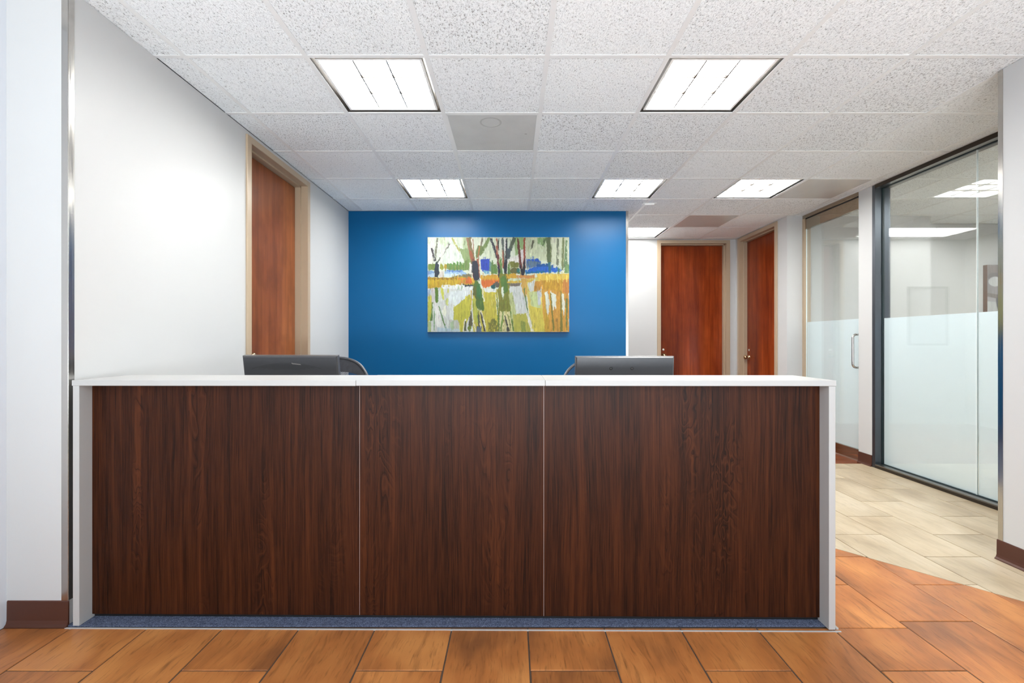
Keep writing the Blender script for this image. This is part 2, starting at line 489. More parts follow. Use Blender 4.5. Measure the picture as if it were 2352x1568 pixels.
OFF_FILL_LIGHTS = {(6, 1), (8, 1), (8, 3)}  # unseen lights added to brighten the glazed room
VENTS = {(-1, 1), (4, 3), (3, 5)}
def union_bbox(cell, regs):
    xs = []; ys = []
    for r in regs:
        a0, a1 = max(cell[0], r[0]), min(cell[1], r[1]); b0, b1 = max(cell[2], r[2]), min(cell[3], r[3])
        if a1 - a0 > 0.004 and b1 - b0 > 0.004: xs += [a0, a1]; ys += [b0, b1]
    return (min(xs), max(xs), min(ys), max(ys)) if xs else None
_tm = {}
def ceiling_tile(x0, x1, y0, y1):
    wx, wy = round(x1 - x0, 3), round(y1 - y0, 3)
    if (wx, wy) not in _tm:
        bm = bmesh.new(); box(bm, -wx / 2, wx / 2, -wy / 2, wy / 2, 0, 0.018)
        me = bpy.data.meshes.new('ceiling_tile'); bm.to_mesh(me); bm.free(); me.materials.append(M['tile'])
        _tm[(wx, wy)] = me
    o = bpy.data.objects.new('ceiling_tile', _tm[(wx, wy)]); COL.objects.link(o)
    o.parent = slab
    o.location = ((x0 + x1) / 2, (y0 + y1) / 2, 2.5970 + random.uniform(0, 0.0005))
for regs, skip in ((HALL, LIGHTS | F_LIGHT | VENTS), (OFF, OFF_FILL_LIGHTS)):
    for i in range(-4, 12):
        for j in range(-10, 9):
            if (i, j) in skip: continue
            c = (GX + GP * i, GX + GP * (i + 1), GY + GP * j, GY + GP * (j + 1))
            c2 = union_bbox(c, regs)
            if not c2: continue
            # a sliver of gap hides under the grid flange
            ceiling_tile(c2[0] + 0.004, c2[1] - 0.004, c2[2] + 0.004, c2[3] - 0.004)
def grid_bar(x0, x1, y0, y1, z0=2.5952):
    boxes('grid_bar', [(x0, x1, y0, y1, z0, 2.6005)], M['grid'], slab)
hw = 0.0125
for i in range(-4, 12):
    x = GX + GP * i
    for regs in (HALL, OFF):
        segs = sorted((r[2], r[3]) for r in regs if r[0] + hw < x < r[1] - hw)
        out = []
        for a, b in segs:
            if out and a <= out[-1][1] + 0.05: out[-1][1] = max(out[-1][1], b)
            else: out.append([a, b])
        for a, b in out: grid_bar(x - hw, x + hw, a, b)
for j in range(-9, 9):
    y = GY + GP * j
    for regs in (HALL, OFF):
        segs = sorted((r[0], r[1]) for r in regs if r[2] < y < r[3])
        out = []
        for a, b in segs:
            if out and a <= out[-1][1] + 0.05: out[-1][1] = max(out[-1][1], b)
            else: out.append([a, b])
        for a, b in out: grid_bar(a, b, y - hw, y + hw, 2.5955)
# wall angle (edge trim) along the glazed side
boxes('wall_angle', [(3.308, 3.33, 2.567, 4.62, 2.5940, 2.5965), (3.308, 3.33, 4.63, 5.53, 2.5940, 2.5965)], M['grid'], slab)

def light_fixture(i, j, label, group=None, wide=1, louver=True, bw=0.0035):
    a, b = 0.012, GP * wide - 0.012; c, d = 0.012, GP - 0.012
    t = empty('ceiling_light', (GX + GP * i, GY + GP * j, 2.60), 0, label, 'ceiling light', group)
    # housing: a shallow grey tray with an open underside
    bm = bmesh.new()
    zt = 0.075
    box(bm, a, b, c, d, zt, zt + 0.004)
    for r in ((a, a + .003, c, d), (b - .003, b, c, d), (a, b, c, c + .003), (a, b, d - .003, d)):
        box(bm, *r, 0.0, zt)
    link_bm('housing', bm, M['reveal'], t)
    g = 0.020                                 # shadow gap
    bm = bmesh.new(); x0, x1, y0, y1 = a + g, b - g, c + g, d - g; fw = 0.013
    for r in ((x0, x0 + fw, y0, y1), (x1 - fw, x1, y0, y1), (x0 + fw, x1 - fw, y0, y0 + fw), (x0 + fw, x1 - fw, y1 - fw, y1)):
        box(bm, *r, 0.002, 0.030)
    link_bm('light_frame', bm, M['white'], t)
    x0 += fw; x1 -= fw; y0 += fw; y1 -= fw
    bm = bmesh.new(); box(bm, x0, x1, y0, y1, 0.022, 0.026)
    link_bm('light_lens', bm, M['lens'] if louver else M['lens_dim'], t)
    if louver:
        for k in (1, 2):
            xx = x0 + (x1 - x0) * k / 3; yy = y0 + (y1 - y0) * k / 3
            boxes('louver_blade', [(xx - bw, xx + bw, y0, y1, 0.008, 0.0218)], M['reveal'], t)
            boxes('louver_blade', [(x0, x1, yy - bw, yy + bw, 0.009, 0.0218)], M['reveal'], t)
    return t
light_fixture(-2, 0, 'large lit square ceiling light nearest the left wall')
light_fixture(1, 0, 'large lit square ceiling light in the front row, right of the middle')
light_fixture(-2, 3, 'small lit square ceiling light above the left end of the blue wall', bw=0.005)
light_fixture(1, 3, 'lit square ceiling light above the right end of the blue wall', bw=0.005)
light_fixture(3, 3, 'lit square ceiling light next to the satin vent near the glass window', bw=0.005)
light_fixture(1, 6, 'plain white lit ceiling panel half hidden at the right corner of the blue wall', None, 2, False)
for (i, j) in OFF_FILL_LIGHTS:
    light_fixture(i, j, 'unseen square ceiling light added to brighten the glazed room', 'added lights that brighten the glazed room')

def vent(i, j, label, mat, duct):
    t = empty('ceiling_vent', (GX + GP * i, GY + GP * j, 2.5955), 0, label, 'ceiling vent')
    a, b = 0.012, GP - 0.012
    boxes('vent_panel', [(a + .006, b - .006, a + .006, b - .006, 0.0015, 0.0045)], mat, t)
    bm = bmesh.new()
    for r in ((a, a + .008, a, b), (b - .008, b, a, b), (a, b, a, a + .008), (a, b, b - .008, b)): box(bm, *r, 0.0, 0.006)
    link_bm('vent_frame', bm, M['grid'], t)
    if duct:
        bm = bmesh.new(); A = [[bm.verts.new((0.292 + rr * math.cos(2 * math.pi * q / 40), 0.125 + rr * math.sin(2 * math.pi * q / 40), zz)) for q in range(40)] for rr, zz in ((0.072, 0.0009), (0.060, 0.0009), (0.060, 0.0014), (0.072, 0.0014))]
        for q in range(40):
            for u in range(4): bm.faces.new((A[u][q], A[u][(q + 1) % 40], A[(u + 1) % 4][(q + 1) % 40], A[(u + 1) % 4][q]))
        o = link_bm('duct_collar', bm, M['duct'], t)
        boxes('scuff', [(0.52, 0.535, 0.30, 0.304, 0.0009, 0.0016)], M['black'], t)
M['duct'] = vent_mat('perforated_grey_vent_dark', (184, 184, 183), 0.4)
vent(-1, 1, 'grey perforated ceiling vent beside the large left ceiling light', M['vent'], True)
vent(4, 3, 'satin ceiling vent right of the ceiling light near the window', M['vent_smooth'], False)
vent(3, 5, 'small satin ceiling vent in the hallway ceiling before the red-brown doors', M['vent_smooth'], False)
sd = empty('ceiling_sensor', (1.43, 5.03, 2.5945), 0, 'small white rectangular sensor on the ceiling right of the blue wall', 'sensor')
boxes('sensor_plate', [(-0.07, 0.07, -0.03, 0.03, -0.004, 0)], M['white'], sd, 0.001)
boxes('sensor_body', [(-0.05, 0.05, -0.02, 0.02, -0.014, -0.004)], M['white'], sd, 0.003)

# ------------------------------------------------------------------ floor
TW, TL, TX0 = 0.3075, 0.598, 0.064
P1, P2 = Vector((1.808, 2.697)), Vector((2.28, 2.146))      # seam between orange and cream tile
nrm = Vector((-(P2 - P1).y, (P2 - P1).x)).normalized()      # points to the cream side
CARP = (-1.805, 1.300, 1.948, 5.32)
fl = boxes('floor', [(-2.25, 3.40, -3.2, 7.05, -0.08, -0.003), (3.40, 6.8, 2.4, 6.1, -0.08, -0.002)], M['grout'])
struct(fl, 'tiled floor, orange-brown in front and cream further back', 'floor')
def clip_half(poly, p, n, keep):
    out = []
    for k in range(len(poly)):
        a, b = poly[k], poly[(k + 1) % len(poly)]
        da, db = (a - p).dot(n) * keep, (b - p).dot(n) * keep
        if da >= 0: out.append(a)
        if (da >= 0) != (db >= 0): out.append(a + (b - a) * (da / (da - db)))
    return out
def inset(poly, d):
    c = sum(poly, Vector((0, 0))) / len(poly)
    out = poly
    n = len(poly)
    for k in range(n):
        a, b = poly[k], poly[(k + 1) % n]
        e = (b - a)
        if e.length < 1e-5: continue
        nn = Vector((-e.y, e.x)).normalized()
        if (c - a).dot(nn) < 0: nn = -nn
        out = clip_half(out, a + nn * d, nn, 1)
        if len(out) < 3: return None
    return out
def area(p):
    return 0.5 * abs(sum(p[k].x * p[(k + 1) % len(p)].y - p[(k + 1) % len(p)].x * p[k].y for k in range(len(p))))
def floor_piece(name, poly, mat, gap, ch=0.0018):
    p = inset(poly, gap / 2)
    if not p or area(p) < 4e-4: return
    q = inset(p, ch)
    if not q: return
    c = sum(p, Vector((0, 0))) / len(p)
    bm = bmesh.new()
    if len(q) != len(p): q = [c + (v - c) * 0.985 for v in p]
    dz = random.uniform(-0.0004, 0.0)
    lo_ = [bm.verts.new((v.x - c.x, v.y - c.y, -0.006)) for v in p]
    mi_ = [bm.verts.new((v.x - c.x, v.y - c.y, -0.0014)) for v in p]
    hi_ = [bm.verts.new((v.x - c.x, v.y - c.y, 0)) for v in q]
    n = len(p)
    for A, B in ((lo_, mi_), (mi_, hi_)):
        for k in range(n): bm.faces.new((A[k], A[(k + 1) % n], B[(k + 1) % n], B[k]))
    bm.faces.new(hi_)
    o = link_bm(name, bm, mat, fl)
    o.location = (c.x, c.y, dz)
FREG = [(-2.056, 2.59, -3.0, 1.97), (-1.805, 2.59, 1.95, 2.60), (1.20, 3.33, 2.567, 4.57)]
ncount = 0
for k in range(-8, 12):
    x0 = TX0 + TW * k; x1 = x0 + TW
    yoff = 1.696 if k % 2 == 0 else 1.995
    for m in range(-9, 6):
        y0 = yoff + TL * (m - 1); y1 = y0 + TL
        if y0 >= 4.57: continue
        c = union_bbox((x0, x1, y0, y1), FREG)
        if not c: continue
        # leave the carpet area out
        rects = [c]
        if c[0] < CARP[1] and c[3] > CARP[2] and c[1] > CARP[0]:
            rects = []
            if c[2] < CARP[2]: rects.append((c[0], c[1], c[2], CARP[2]))
            if c[1] > CARP[1]: rects.append((max(c[0], CARP[1]), c[1], max(c[2], CARP[2]) if c[2] < CARP[2] else c[2], c[3]))
        for r in rects:
            if r[1] - r[0] < 0.012 or r[3] - r[2] < 0.012: continue
            poly = [Vector((r[0], r[2])), Vector((r[1], r[2])), Vector((r[1], r[3])), Vector((r[0], r[3]))]
            a = clip_half(poly, P1, nrm, -1); b = clip_half(poly, P1, nrm, 1)
            if len(a) >= 3: floor_piece('floor_tile', a, M['orange'] if r[3] > 0.45 else M['cream'], 0.0065 if len(a) == 4 and abs(area(a) - TW * TL) < .05 else 0.004)  # unseen tiles behind the camera made cream to bounce light onto the ceiling
            if len(b) >= 3: floor_piece('floor_tile', b, M['cream'], 0.0050, 0.0008)
            ncount += 1
# red-brown planks at the far end of the hallway
yy = 4.575; r_ = 0
while yy < 6.8:
    y1 = min(yy + 0.125, 6.8); xs = [1.283 if yy < 5.47 else 0.40]
    x = xs[0] + (0.5 if r_ % 2 else 0.95)
    while x < 3.33: xs.append(x); x += 1.2
    xs.append(3.45 if yy < 5.53 else 3.155)
    for a, b in zip(xs, xs[1:]):
        floor_piece('floor_plank', [Vector((a, yy)), Vector((b, yy)), Vector((b, y1)), Vector((a, y1))], M['redplank'], 0.002, 0.001)
    yy += 0.125; r_ += 1
boxes('office_floor', [(3.47, 6.6, 2.567, 5.53, -0.002, 0.0)], M['cream'], fl)

# carpet behind the desk with its pale edge strip
cp = bmesh.new()
nx, ny = 60, 1
box(cp, CARP[0] + 0.002, CARP[1] - 0.004, CARP[2] + 0.006, CARP[3] - 0.002, 0.0, 0.007)
tagit(link_bm('carpet', cp, M['carpet']), 'dark blue-grey carpet strip under the reception desk', 'carpet')
bm = bmesh.new()
prism(bm, [(-1.803, CARP[2] - 0.006), (1.312, CARP[2] - 0.029), (1.312, CARP[2] - 0.0235), (-1.803, CARP[2] - 0.0005)], (0, 0, -0.002), (0, 0, 0.0028), (1, 0, 0), (0, 1, 0))
prism(bm, [(1.302, CARP[2] - 0.012), (1.312, CARP[2] - 0.012), (1.312, 5.3), (1.302, 5.3)], (0, 0, -0.002), (0, 0, 0.0065), (1, 0, 0), (0, 1, 0))
struct(link_bm('trim_4', bm, M['laminate']), 'thin white edging strip between the carpet and the orange tiles', 'trim')

# ------------------------------------------------------------------ baseboards and corner guards
def baseboard(name, p0, p1, nout, label):
    bm = bmesh.new()
    prof = [(0.0, 0.0), (0.017, 0.0), (0.017, 0.004), (0.009, 0.012), (0.0055, 0.025), (0.0045, 0.10), (0.0025, 0.104), (0, 0.104)]
    prism(bm, prof, (*p0, 0.0005), (*p1, 0.0005), (*nout, 0), (0, 0, 1))
    struct(link_bm(name, bm, M['vinyl']), label, 'baseboard')
baseboard('baseboard_left', (-2.050, 1.96), (-1.8, 1.96), (0, -1), 'brown vinyl baseboard left of the reception desk')
baseboard('baseboard_right', (2.59, -3.0), (2.59, 2.571), (-1, 0), 'brown vinyl baseboard on the near right wall')
baseboard('baseboard_pier', (3.33, 4.457), (3.33, 4.632), (-1, 0), 'short brown vinyl baseboard on the narrow pier between glass door and window')
baseboard('baseboard_back', (-1.80, 5.32), (1.283, 5.32), (0, -1), 'brown vinyl baseboard along the blue wall')
def guard(name, x, y, sx, sy, label, z0=0.105, leg=0.026):
    """L-shaped corner guard: corner at (x,y); legs run towards sx and sy"""
    t = 0.0018; bm = bmesh.new()
    o = [(-t * sx, -t * sy), (leg * sx, -t * sy), (leg * sx, -0.0002 * sy), (-0.0002 * sx, -0.0002 * sy), (-0.0002 * sx, leg * sy), (-t * sx, leg * sy)]
    prism(bm, [(x + a, y + b) for a, b in o], (0, 0, z0), (0, 0, CEIL - 0.002), (1, 0, 0), (0, 1, 0))
    es = [e for e in bm.edges if abs(e.verts[0].co.x - (x - t * sx)) < 1e-5 and abs(e.verts[0].co.y - (y - t * sy)) < 1e-5 and abs(e.verts[1].co.x - (x - t * sx)) < 1e-5 and abs(e.verts[1].co.y - (y - t * sy)) < 1e-5]
    bmesh.ops.bevel(bm, geom=es, offset=0.0017, segments=4, affect='EDGES')
    struct(link_bm(name, bm, M['steel']), label, 'trim')
guard('trim_1', -1.805, 1.96, -1, 1, 'polished steel corner guard on the left wall corner beside the desk')
guard('trim_2', 2.59, 2.567, 1, -1, 'polished steel corner guard on the near right wall')
guard('trim_3', 1.283, 5.32, -1, 1, 'pale metal corner guard at the right end of the blue wall')

# ------------------------------------------------------------------ wooden doors
def make_door(name, loc, rz, W, H, label, mat, knob_x=0.07, knob_z=0.955, bolt_z=1.04, kind='ball'):
    r = empty(name, loc, rz, label, 'door', None, 'structure')
    cs = 0.05
    bm = bmesh.new()
    # casing proud of the wall, around the opening (x 0..W, z 0..H); wall face is y = 0
    for a, b in ((-cs, 0.0), (W, W + cs)): box(bm, a, b, -0.014, 0.0, 0, H + cs * 0.9, 0.002, seg=1)
    box(bm, 0.0, W, -0.014, 0.0, H, H + cs * 0.9, 0.002, seg=1)
    # rebated jamb: reveal, stop, reveal
    for s, x in ((1, 0.0), (-1, W)):
        for y0, y1, d in ((0.0, 0.045, 0.003), (0.045, 0.145, 0.016)):
            a, b = sorted((x, x + s * d)); box(bm, a, b, y0 - (0.014 if y0 == 0 else 0), y1, 0, H)
    for y0, y1, d in ((0.0, 0.045, 0.003), (0.045, 0.145, 0.016)):
        box(bm, 0, W, y0 - (0.014 if y0 == 0 else 0), y1, H - d, H)
    link_bm('door_frame', bm, M['beige'], r)
    leaf = boxes('door_leaf', [(0.018, W - 0.018, 0.092, 0.136, 0.012, H - 0.019)], mat, r, 0.0015)
    # knob with rose
    bm = bmesh.new()
    lathe(bm, [(0.0, 0.0), (0.033, 0.0), (0.031, -0.006), (0.014, -0.010), (0.0115, -0.030), (0.018, -0.036), (0.027, -0.045), (0.029, -0.056), (0.024, -0.066), (0.010, -0.071), (0, -0.0715)], (knob_x, 0.092, knob_z), 'Y')
    link_bm('door_knob', bm, M['knob'], r, True)
    bm = bmesh.new()
    lathe(bm, [(0.0, 0.0), (0.017, 0.0), (0.016, -0.004), (0.006, -0.006), (0.0, -0.006)], (knob_x, 0.092, bolt_z), 'Y')
    link_bm('lock_cylinder', bm, M['keyway'], r, True)
    boxes('latch_strike', [(0.0158, 0.0175, 0.10, 0.125, knob_z - 0.04, knob_z + 0.04)], M['knob'], r)
    return r
make_door('door_1', (-1.805, DL0, 0), math.radians(90), DL1 - DL0, 2.52, 'brown wooden door in a beige frame on the left wall', M['door_left'], 0.12, 1.05, 1.4 - 0.28)
make_door('door_2', (HB0, 6.80, 0), 0, HB1 - HB0, 2.54, 'red-brown wooden door facing the viewer at the end of the hallway', M['door_red'])
make_door('door_3', (3.155, HS1, 0), math.radians(-90), HS1 - HS0, 2.54, 'narrow-looking red-brown wooden door on the hallway side wall', M['door_red'], 0.07, 0.94)

# ------------------------------------------------------------------ glass door
def sheet(name, x, y0, y1, z0, z1, mat, parent):
    # adhesive film: one skin on the glass
    bm = bmesh.new(); bm.faces.new([bm.verts.new(p) for p in ((x, y0, z0), (x, y1, z0), (x, y1, z1), (x, y0, z1))])
    return link_bm(name, bm, mat, parent)
gd = empty('door_4', (3.36, 4.632, 0), 0, 'frameless glass door with a frosted lower half and a steel pull handle', 'door', None, 'structure')
L = 5.495 - 4.632
boxes('glass_panel', [(-0.006, 0.006, 0, L, 0.113, 2.437)], M['glass'], gd)
sheet('frosted_film', 0.0068, 0.002, L - 0.002, 0.113, 1.378, M['frost'], gd)
boxes('glass_edge', [(-0.0062, 0.0062, L, L + 0.004, 0.113, 2.437)], M['glass_edge'], gd)
boxes('bottom_rail', [(-0.016, 0.016, 0, L, 0.012, 0.113)], M['polished'], gd, 0.001)
boxes('top_rail', [(-0.016, 0.016, 0, L, 2.437, 2.546)], M['polished'], gd, 0.001)
boxes('header_track', [(-0.030, 0.05, 0, L + 0.03, 2.556, CEIL - 0.001)], M['polished'], gd, 0.001)
boxes('track_slot', [(-0.010, 0.04, 0, L + 0.03, 2.546, 2.556)], M['dark'], gd)
boxes('door_jamb', [(-0.03, 0.05, L + 0.006, L + 0.035, 0, 2.556)], M['beige'], gd, 0.001)
bm = bmesh.new()
hy, z0, z1, xo = 0.032, 0.905, 1.225, -0.062
pts = []
R_ = 0.035
pts.append((-0.006, hy, z0))
for k in range(9):
    a = math.pi / 2 * k / 8
    pts.append((xo + R_ - R_ * math.sin(a), hy, z0 + R_ - R_ * math.cos(a)))
for k in range(9):
    a = math.pi / 2 * k / 8
    pts.append((xo + R_ - R_ * math.cos(a), hy, z1 - R_ + R_ * math.sin(a)))
pts.append((-0.006, hy, z1))
tube(bm, pts, 0.0105, 14)
link_bm('pull_handle', bm, M['steel'], gd, True)

# ------------------------------------------------------------------ large frosted window
wd = empty('window_1', (3.40, 0, 0), 0, 'large fixed glass window in a dark metal frame, frosted below eye level', 'window', None, 'structure')
WY0, WY1 = 2.567, 4.457
boxes('window_jamb', [(-0.07, 0.07, 4.42, WY1, 0, CEIL - 0.001)], M['jamb'], wd, 0.001)
boxes('window_head', [(-0.07, 0.07, WY0, 4.42, 2.562, CEIL - 0.001)], M['bronze'], wd, 0.001)
boxes('head_cover', [(-0.074, -0.0702, WY0, 4.42, 2.560, CEIL - 0.001)], M['bronze_dark'], wd)
boxes('window_sill', [(-0.07, 0.07, WY0, 4.42, 0, 0.032)], M['bronze'], wd, 0.001)
boxes('sill_cover', [(-0.0745, -0.0702, WY0, 4.42, 0.0, 0.022)], M['bronze_dark'], wd)
bm = bmesh.new()
box(bm, -0.009, 0.009, 4.412, 4.4205, 0.032, 2.562)
box(bm, -0.009, 0.009, WY0, 4.42, 2.556, 2.562); box(bm, -0.009, 0.009, WY0, 4.42, 0.032, 0.038)
link_bm('gasket', bm, M['gasket'], wd)
YJ = 3.521
for a, b in ((WY0, YJ - 0.002), (YJ + 0.002, 4.412)):
    g = boxes('glass_pane', [(-0.006, 0.006, a, b, 0.038, 2.556)], M['glass'], wd)
    sheet('frosted_film', 0.0068, a + 0.001, b - 0.001, 0.038, 1.370, M['frost'], g)
boxes('glass_joint', [(-0.006, 0.006, YJ - 0.0018, YJ + 0.0018, 0.038, 2.556)], M['glass_edge'], wd)

# ------------------------------------------------------------------ reception desk
desk = empty('reception_desk', (-1.781, 1.950, 0), -0.0088, 'long reception desk with dark walnut front panels and white counter top', 'desk')
DW = 3.072; TOP = 1.0015; TH = 0.0235; SP = 0.026; REC = 0.060
s1, s2 = 1.148, 1.912       # seams
def dpart(name, b, mat, bev=0.0): return boxes(name, [b], mat, desk, bev)
# side panels
for a, b in ((0.004, 0.004 + SP), (DW - SP, DW)):
    dpart('side_panel', (a, b, 0.0, 0.298, 0.007, TOP - TH), M['laminate'], 0.001)
    dpart('side_return', (a, b, 0.298, 0.78, 0.007, 0.733), M['laminate'], 0.001)
for a, b in ((0.030, s1 - 0.0008), (s1 + 0.0008, s2 - 0.0008), (s2 + 0.0008, DW - SP)):
    dpart('front_panel', (a, b, REC, REC + 0.022, 0.022, TOP - TH), M['walnut'])
for s in (s1, s2):
    dpart('panel_joint', (s - 0.0008, s + 0.0008, REC + 0.0006, REC + 0.022, 0.022, TOP - TH), M['seam'])
dpart('toe_shade', (0.03, DW - SP, REC + 0.012, REC + 0.022, 0.007, 0.022), M['dark'])  # near-black strip painting the shadow gap under the front panels
for a, b, dz in ((0.0, s1 + 0.004, -0.0008), (s1 + 0.0052, s2 + 0.0022, 0.0), (s2 + 0.0032, DW + 0.003, 0.0)):
    dpart('counter_top', (a, b, -0.001, 0.300, TOP - TH + dz + 0.0008, TOP + dz), M['laminate'], 0.0014)
dpart('work_surface', (0.03, DW - SP, REC + 0.022, 0.78, 0.705, 0.733), M['laminate'], 0.001)
dpart('privacy_wall', (0.03, DW - SP, 0.27, 0.29, 0.733, TOP - TH), M['laminate'])
for xx in (s1, s2):
    dpart('support_panel', (xx - 0.013, xx + 0.013, REC + 0.022, 0.70, 0.007, 0.705), M['laminate'])

# ------------------------------------------------------------------ monitors
def monitor(px0, px1, d, ztop, yaw, tilt, label, style):
    W = (px1 - px0) * d / F; X = ((px0 + px1) / 2 - 1176) * d / F
    H = 0.325
    base_z = 0.7332
    r = empty('computer_monitor', (X, d + 0.03, base_z), yaw, label, 'monitor')
    # panel parts are built tilted: rotate about x
    zc = ztop - base_z
    Mx = Matrix.Translation((0, -0.03, zc)) @ Matrix.Rotation(tilt, 4, 'X')
    def part(name, f, mat, smooth=False):
        bm = bmesh.new(); f(bm); bmesh.ops.transform(bm, matrix=Mx, verts=bm.verts[:])
        return link_bm(name, bm, mat, r, smooth)
    # local panel frame: top edge z = 0, back face y = 0, screen towards +y
    def shell(bm):
        c = 0.007
        pf = [(-W / 2 + c, 0), (W / 2 - c, 0), (W / 2 - c, -H), (-W / 2 + c, -H)]
        back = [bm.verts.new((-W / 2 + c, 0.0, -c)), bm.verts.new((W / 2 - c, 0.0, -c)), bm.verts.new((W / 2 - c, 0, -H + c)), bm.verts.new((-W / 2 + c, 0, -H + c))]
        mid = [bm.verts.new((-W / 2, 0.010, 0)), bm.verts.new((W / 2, 0.010, 0)), bm.verts.new((W / 2, 0.010, -H)), bm.verts.new((-W / 2, 0.010, -H))]
        fr = [bm.verts.new((v.co.x, 0.030, v.co.z)) for v in mid]
        bm.faces.new(back)
        for A, B in ((back, mid), (mid, fr)):
            for k in range(4): bm.faces.new((A[k], A[(k + 1) % 4], B[(k + 1) % 4], B[k]))
        bm.faces.new(fr)
    part('back_shell', shell, M['monitor'])
    def edge(bm):
        box(bm, -W / 2 - .0006, W / 2 + .0006, 0.0085, 0.034, -0.004, 0.0006, 0.0004, seg=1)
        box(bm, -W / 2 - .0006, -W / 2 + 0.003, 0.0085, 0.034, -H, -0.004)
        box(bm, W / 2 - 0.003, W / 2 + .0006, 0.0085, 0.034, -H, -0.004)
    part('bezel', edge, M['monitor_edge'])
    part('screen', lambda bm: box(bm, -W / 2 + 0.01, W / 2 - 0.01, 0.0302, 0.0315, -H + 0.015, -0.012), M['screen'])
    if style == 'vents':
        def vents(bm):
            for k in range(5):
                half = 0.175 - 0.026 * abs(k - 0) * (1.0 if k else 1)
                half = (0.190, 0.150, 0.125, 0.100, 0.070)[k]
                top = -0.040 - 0.0075 * k
                n = int(half * 2 / 0.0042)
                for q in range(n + 1):
                    x = -half + 2 * half * q / n
                    z = top - 0.030 * (x / 0.19) ** 2
                    box(bm, x - 0.02 - 0.0011, x - 0.02 + 0.0011, -0.0004, 0.0006, z - 0.0016, z + 0.0010)
        o = part('vent_holes', vents, M['dark']); o['kind'] = 'stuff'
        def scr(bm):
            x = 0.010; p = []
            for k in range(40):
                a = k / 39
                p.append((x + 0.05 * a, -0.0006, -0.041 - 0.006 * a + 0.0035 * math.sin(a * 30) * (1 - 0.5 * a)))
            tube(bm, p, 0.0006, 5)
        part('scribbled_emblem', scr, M['keyway'])
    else:
        for sx in (-0.106 + 0.0, -0.106 + 0.112):
            def scw(bm, sx=sx):
                lathe(bm, [(0.0, 0.001), (0.0085, 0.001), (0.0085, -0.0015), (0.0068, -0.0022), (0.0068, -0.0006), (0.0, -0.0006)], (sx + 0.031, 0, -0.064), 'Y', 20)
            sc_ = part('screw', scw, M['dark'])
            def ctr(bm, sx=sx): lathe(bm, [(0.0, 0.0), (0.004, 0.0), (0.0035, -0.0016), (0.0, -0.0016)], (sx + 0.031, 0, -0.064), 'Y', 12)
            h = part('screw_head', ctr, M['monitor_edge']); h.parent = sc_
    # stand
    boxes('stand_neck', [(-0.035, 0.035, -0.035, -0.010, 0.008, zc - 0.16)], M['black'], r, 0.003)
    bm = bmesh.new(); lathe(bm, [(0.0, 0.0), (0.115, 0.0), (0.115, 0.006), (0.10, 0.010), (0.0, 0.010)], (0, -0.01, 0), 'Z', 32)
    link_bm('stand_base', bm, M['black'], r)
    return r
monitor(554, 775, 2.60, 1.0785, math.radians(-1.5), math.radians(10), 'black computer monitor seen from behind with curved rows of vent holes', 'vents')
monitor(1322, 1549.5, 2.56, 1.0775, math.radians(1.0), math.radians(3), 'black computer monitor seen from behind with two round screws', 'screws')

